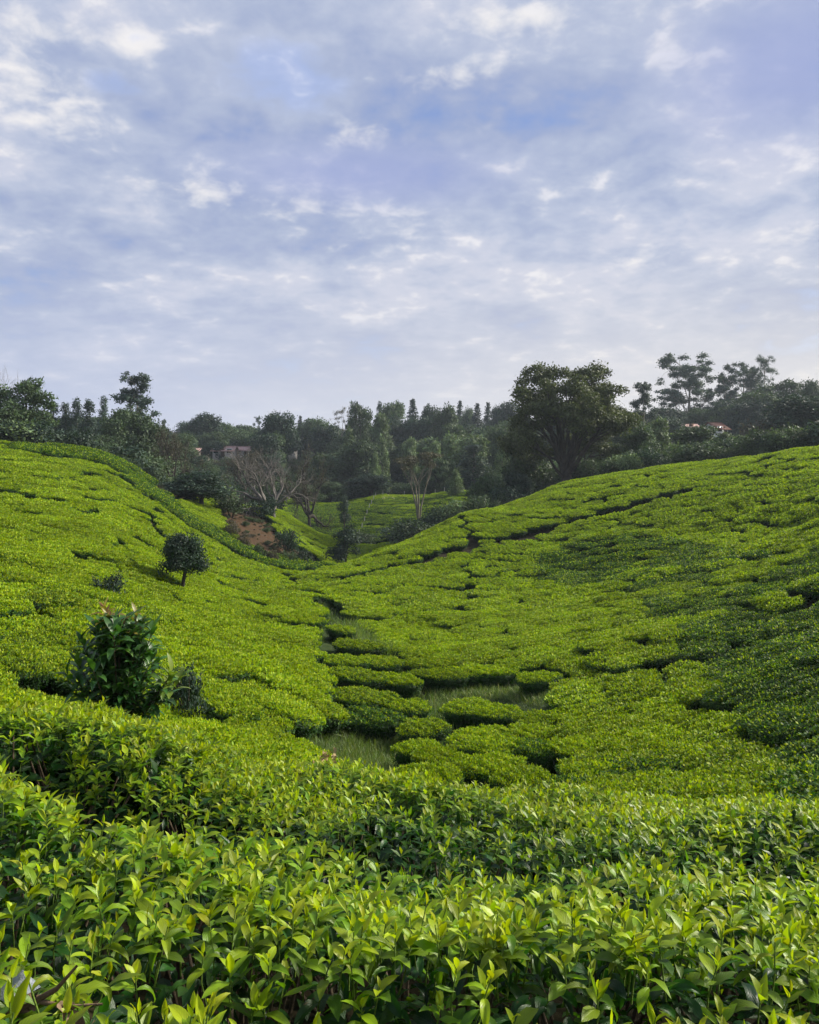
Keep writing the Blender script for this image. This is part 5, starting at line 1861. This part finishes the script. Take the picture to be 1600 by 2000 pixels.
# ------------------------------------------------------------------ the far wood and undergrowth that read as one mass
def build_woodland():
    rs = np.random.RandomState(61)
    kinds = ['dark-0', 'dark-1', 'mid-0', 'mid-1', 'mid-2', 'open-0', 'column-0', 'light-0', 'pine-0']
    src, info = [], []
    for k in kinds:
        q = K(k)
        # one mesh holding wood and crown for the mass
        src.append(q['crown'])
        info.append(q)
    mats, idx = [], []
    for i in range(760):
        Y = rs.uniform(165, 360)
        px = rs.uniform(-250, 1850)
        if 560 < px < 980 and Y < 175:
            continue
        if any(abs(px - hp) < hw and Y < hy for hp, hw, hy in ((391, 22, 222), (460, 40, 215), (575, 18, 236), (1395, 30, 200), (1333, 26, 196))):
            continue
        x = (px - 800) / F * Y
        g = float(ground(x, Y))
        k = rs.choice(len(kinds), p=[.17, .15, .17, .16, .14, .1, .04, .05, .02])
        lim = np.interp(px, [-250, 0, 90, 200, 300, 330, 480, 600, 680, 820, 960, 1200, 1290, 1420, 1520, 1850], [800, 800, 815, 815, 830, 845, 845, 840, 825, 812, 812, 800, 812, 790, 775, 770])
        hmax = (HZ - lim) / F * Y - g
        h = min(rs.uniform(6.5, 12.5), hmax)
        if h < 3.5:
            continue
        w = h * rs.uniform(.75, 1.15)
        q = info[k]
        mats.append(Matrix.Translation((x, Y, g - .4)) @ Matrix.Rotation(rs.rand() * 6.28, 4, 'Z') @ Matrix.Diagonal((w / q['w'], w / q['w'], h / q['h'], 1)))
        idx.append(int(k))
    o = instancer('woodland', mats, idx, src)
    tag(o, 'dark far wood merging into one mass behind the tea slopes', 'woodland')
    # undergrowth along the edges
    kinds = ['bush-0', 'bush-1', 'darkbush-0', 'darkbush-1', 'brownbush-0', 'lightbush-0']
    src = [K(k)['crown'] for k in kinds]
    info = [K(k) for k in kinds]
    mats, idx = [], []
    for i in range(2600):
        px = rs.uniform(-250, 1850)
        crest = np.interp(px, _RM[:, 0], _RM[:, 1])
        Y = crest + 6 + rs.rand() ** 1.3 * 150
        if 465 < px < 790 and Y < 112:
            continue
        if 525 < px < 985 and 109 < Y < 153:
            continue
        if (300 < px < 560 and Y < 96) or (1035 < px < 1185 and Y < 106):
            continue
        x = (px - 800) / F * Y
        g = float(ground(x, Y))
        k = rs.choice(len(kinds), p=[.26, .23, .2, .17, .03, .11])
        h = rs.uniform(1.3, 3.6)
        w = h * rs.uniform(1.0, 1.7)
        q = info[k]
        mats.append(Matrix.Translation((x, Y, g - .15)) @ Matrix.Rotation(rs.rand() * 6.28, 4, 'Z') @ Matrix.Diagonal((w / q['w'], w / q['w'], h / q['h'], 1)))
        idx.append(int(k))
    o = instancer('undergrowth', mats, idx, src)
    tag(o, 'shrubby undergrowth filling the wood edge behind the crests', 'undergrowth')


build_woodland()


def build_bank_cover():
    rs = np.random.RandomState(71)
    src = [K('brownbush-0')['crown'], K('bush-1')['crown']]
    info = [K('brownbush-0'), K('bush-1')]
    mats, idx = [], []
    for g in BARE_G:
        lo, hi = g.min(0), g.max(0)
        p = rs.uniform(lo, hi, (900, 2))
        p = p[in_poly(p[:, 0], p[:, 1], g)][:120]
        for x, y in p:
            k = int(rs.rand() < 0.3)
            h = rs.uniform(0.12, 0.5)
            w = h * rs.uniform(1.0, 2.2)
            mats.append(Matrix.Translation((x, y, float(ground(x, y)) - .04)) @ Matrix.Rotation(rs.rand() * 6.28, 4, 'Z') @ Matrix.Diagonal((w / info[k]['w'], w / info[k]['w'], h / info[k]['h'], 1)))
            idx.append(k)
    o = instancer('weeds', mats, idx, src)
    tag(o, 'low dry weeds scattered over the red soil bank', 'weeds')


build_bank_cover()


# ------------------------------------------------------------------ houses, fence, road patch, stone, dry things
def house(px, Y, base_py, W, D, Hw, Hr, wallm, roofm, label, yaw=0.0, wins=3, door=0.5):
    x = (px - 800) / F * Y
    zb = (HZ - base_py) / F * Y
    t = empty('farmhouse', (x, Y, zb), label, 'house')
    t.rotation_euler = (0, 0, yaw)
    mb = MB()
    mb.box((-W / 2, -D / 2, -3.0), (W / 2, D / 2, Hw))
    mb.add([(-W / 2, -D / 2, Hw), (-W / 2, D / 2, Hw), (-W / 2, 0, Hw + Hr)], T=[(0, 1, 2)])
    mb.add([(W / 2, -D / 2, Hw), (W / 2, D / 2, Hw), (W / 2, 0, Hw + Hr)], T=[(0, 2, 1)])
    obj('wall', mb.mesh('wall', [wallm]), t)
    ov, th = 0.5, 0.12
    sl = Hr / (D / 2)
    mb = MB()
    for s in (-1, 1):
        y0, z0 = s * (D / 2 + ov), Hw - ov * sl + 0.03
        y1, z1 = 0.0, Hw + Hr + 0.03
        V = [(-W / 2 - ov, y0, z0), (W / 2 + ov, y0, z0), (W / 2 + ov, y1, z1), (-W / 2 - ov, y1, z1)]
        V += [(a, b, c + th) for a, b, c in V]
        mb.add(V, [(0, 3, 2, 1), (4, 5, 6, 7), (0, 1, 5, 4), (1, 2, 6, 5), (2, 3, 7, 6), (3, 0, 4, 7)])
    rf = obj('roof', mb.mesh('roof', [roofm]), t)
    mb = MB()
    mb.box((-W / 2 - ov, -0.14, Hw + Hr + 0.10), (W / 2 + ov, 0.14, Hw + Hr + 0.22))
    obj('ridge_cap', mb.mesh('ridge_cap', [roofm]), rf)
    for i in range(wins):
        cx = -W / 2 + W * (i + .5) / wins
        if wins > 1 and i == int(wins * door):
            mb = MB()
            mb.box((cx - .5, -D / 2 - .05, 0.0), (cx + .5, -D / 2 - .01, 2.1))
            obj('door', mb.mesh('door', [M_DOOR]), t)
            continue
        mb = MB()
        for a, b in (((cx - .75, .85), (cx - .62, 2.15)), ((cx + .62, .85), (cx + .75, 2.15)), ((cx - .62, .85), (cx + .62, .97)), ((cx - .62, 2.03), (cx + .62, 2.15))):
            mb.box((a[0], -D / 2 - .07, a[1]), (b[0], -D / 2 - .01, b[1]))
        w = obj('window', mb.mesh('window', [M_WHITE]), t)
        mb = MB()
        mb.box((cx - .62, -D / 2 - .03, .97), (cx + .62, -D / 2 - .012, 2.03))
        obj('pane', mb.mesh('pane', [M_GLASS]), w)


house(390, 200, 895, 2.9 + 1.4, 4.0, 1.6, .85, M_WALL, M_ROOFP, 'small pink-roofed farmhouse, left one above the tea slopes', .1, 2)
house(440, 196, 893, 5.0, 4.5, 1.6, 1.0, M_WALL, M_ROOFP, 'long pink-roofed farmhouse behind the half-bare trees', -.05, 3)
house(474, 200, 895, 4.6, 4.0, 2.0, .8, M_WALL, M_ROOFP, 'low grey walled farmhouse right of the long pink-roofed one', .08, 2)
house(572, 232, 882, 2.4, 3.0, 1.1, .6, M_WALL, M_ROOFP, 'tiny pale house under the near-black crown', .2, 2)
house(1396, 175, 852, 3.4, 4.4, 1.6, 1.3, M_WHITE, M_ROOFR, 'white house with a red tiled roof on the right hill', .45, 2)
house(1332, 180, 846, 6.0, 4.0, 1.3, .6, M_WALL, M_ROOFP, 'pale roofed shed left of the red-roofed house', -.05, 2)


def fence(pts, label, h=1.7):
    P = [np.array([*p, float(ground(*p))]) for p in pts]
    t = empty('fence', tuple(P[0]), label, 'fence')
    for p in P:
        mb = MB()
        mb.tube([(0, 0, -.3), (0, 0, h * .6), (0.02, 0, h)], [.055, .055, .05], 6)
        mb.tube([(0.02, 0, h), (.02, 0, h + .05)], [.05, .02], 6)
        obj('post', mb.mesh('post', [M_POST], False), t, tuple(p - P[0]))
    mb = MB()
    for k in (.45, .8):
        for a, b in zip(P[:-1], P[1:]):
            mb.tube([a - P[0] + (0, 0, h * k), (a + b) / 2 - P[0] + (0, 0, h * k - .05), b - P[0] + (0, 0, h * k)], [.008] * 3, 3)
    obj('wire', mb.mesh('wire', [M_GREYBARK]), t)


_f1 = []
for i in range(9):
    f = i / 8
    Y = 113 + 34 * f
    px = 694 + 40 * f ** .8
    _f1.append(((px - 800) / F * Y, Y))
fence(_f1, 'line of pale fence posts climbing the far tea slope', 1.25)
_f2 = [((px - 800) / F * Y, Y) for px, Y in ((748, 149), (790, 149), (850, 148), (868, 148), (886, 148), (904, 148), (922, 148), (941, 148))]
fence(_f2, 'pale fence posts along the top of the far tea slope', 1.35)


def ground_sheet(name, pts, mat, lift=.03):
    """a patch that lies on the ground, cut into a fan of small faces"""
    g = np.array(pts)
    c = g.mean(0)
    mb = MB()
    n = len(g)
    rings = [c + (g - c) * q for q in (0.02, .35, .7, 1.0)]
    V = np.concatenate(rings)
    V = np.column_stack([V, ground(V[:, 0], V[:, 1]) + lift])
    Q = [(a * n + i, (a + 1) * n + i, (a + 1) * n + (i + 1) % n, a * n + (i + 1) % n) for a in range(3) for i in range(n)]
    mb.add(V, Q)
    return obj(name, mb.mesh(name, [mat], True))


_rd = [((px - 800) / F * Y, Y) for px, Y in ((748, 140), (772, 141), (780, 148), (772, 153), (752, 153), (744, 147))]
tag(ground_sheet('dirt_road', _rd, M_DIRT, DEPTH + .02), 'pale bare patch of dirt road on top of the far tea slope', 'dirt road', kind='structure')


def pale_rock():
    rs = np.random.RandomState(3)
    x, y = hit(487, 1062, 100, 45)
    t = MB()
    u = np.array([(math.cos(a) * math.cos(b), math.sin(a) * math.cos(b), math.sin(b)) for b in np.linspace(-1.4, 1.4, 6) for a in np.linspace(0, 6.28, 9)[:-1]])
    V = u * (1 + .18 * np.sin(u[:, :1] * 5 + 1) * np.cos(u[:, 1:2] * 4)) * np.array([.32, .26, .24])
    Q = [(i * 8 + j, i * 8 + (j + 1) % 8, (i + 1) * 8 + (j + 1) % 8, (i + 1) * 8 + j) for i in range(5) for j in range(8)]
    t.add(V, Q)
    o = obj('stone', t.mesh('stone', [M_STONE], True), None, (x, y, float(ground(x, y)) + .16))
    tag(o, 'small pale stone lying on the red soil bank', 'stone')


pale_rock()


def dry_plume():
    rs = np.random.RandomState(14)
    Y = 5.9
    x = (632 - 800) / F * Y
    b = float(top(x, Y)) - .15
    t = empty('dry_grass', (x, Y, b), 'pale dry grass plume standing at the edge of the clearing', 'dry grass')
    for k in range(9):
        e = np.array([rs.normal(0, .06), rs.normal(0, .06), rs.uniform(.26, .40)])
        mb = MB()
        mb.tube([(0, 0, 0), e * .5 + rs.normal(0, .01, 3), e], [.003, .0025, .0015], 4)
        s = obj('stalk', mb.mesh('stalk', [M_STRAW]), t)
        n = 26
        p = e + rs.normal(0, .012, (n, 3)) - np.outer(rs.rand(n), e) * .35
        d = rand_unit(rs, n) * .6 + np.array([0, 0, 1])
        obj('seed_head', leaves_mesh('seed_head', T_CARD, p, d, rand_unit(rs, n), rs.uniform(.02, .045, n), np.full(n, .9), rs.rand(n), M_STRAW, rs), s)


dry_plume()


def dead_twig():
    rs = np.random.RandomState(15)
    Y = 1.10
    x = (80 - 800) / F * Y
    z = (HZ - 1985) / F * Y + .02
    t = empty('dead_twig', (x, Y, z), 'broken dead twig with curled brown leaves in the bottom left corner', 'twig')
    mb = MB()
    mb.tube([(-.05, 0, -.02), (-.01, .0, .0), (.02, .005, .015), (.05, 0, .05)], [.005, .0045, .0035, .002], 6)
    mb.tube([(.0, 0, .0), (.04, -.01, .0), (.09, -.01, .004)], [.0035, .003, .0015], 5)
    obj('stem', mb.mesh('stem', [M_DEAD], True), t)
    tp = leaf_tpl(6, 4, .55, .5, 2.2, .35, .5, 3)
    for k in range(6):
        d = rand_unit(rs, 1)
        nn = rand_unit(rs, 1)
        p = np.array([[rs.uniform(-.04, .05), rs.uniform(-.02, .01), rs.uniform(-.01, .02)]])
        obj('leaf', leaves_mesh('leaf', [tp], p, d, nn, np.array([rs.uniform(.035, .055)]), np.array([.5]), np.array([.5]), M_DEAD, rs), t)
    g = obj('leaf', leaves_mesh('leaf', [leaf_tpl(6, 4, .7, .2, .5, .3, .3, 5)], np.array([[-.055, -.01, .02]]), np.array([[1, -.1, .35]]), np.array([[0, -.5, 1.0]]), np.array([.06]), np.array([.5]), np.array([.5]), M_GREYLEAF, rs), t)
    g['label'] = 'grey withered leaf lying on top'


dead_twig()


# ------------------------------------------------------------------ the air
def build_haze():
    m, t, out = new_mat('haze_air')
    pv = t.n('ShaderNodeVolumePrincipled')
    pv.inputs['Color'].default_value = (0.78, 0.88, 1.0, 1)
    pv.inputs['Density'].default_value = 0.00026
    pv.inputs['Anisotropy'].default_value = 0.2
    t.l(pv.outputs[0], out.inputs['Volume'])
    mb = MB()
    mb.box((-960, -960, -60), (960, 960, 60))
    o = obj('haze', mb.mesh('haze', [m]))
    o['kind'] = 'stuff'


build_haze()
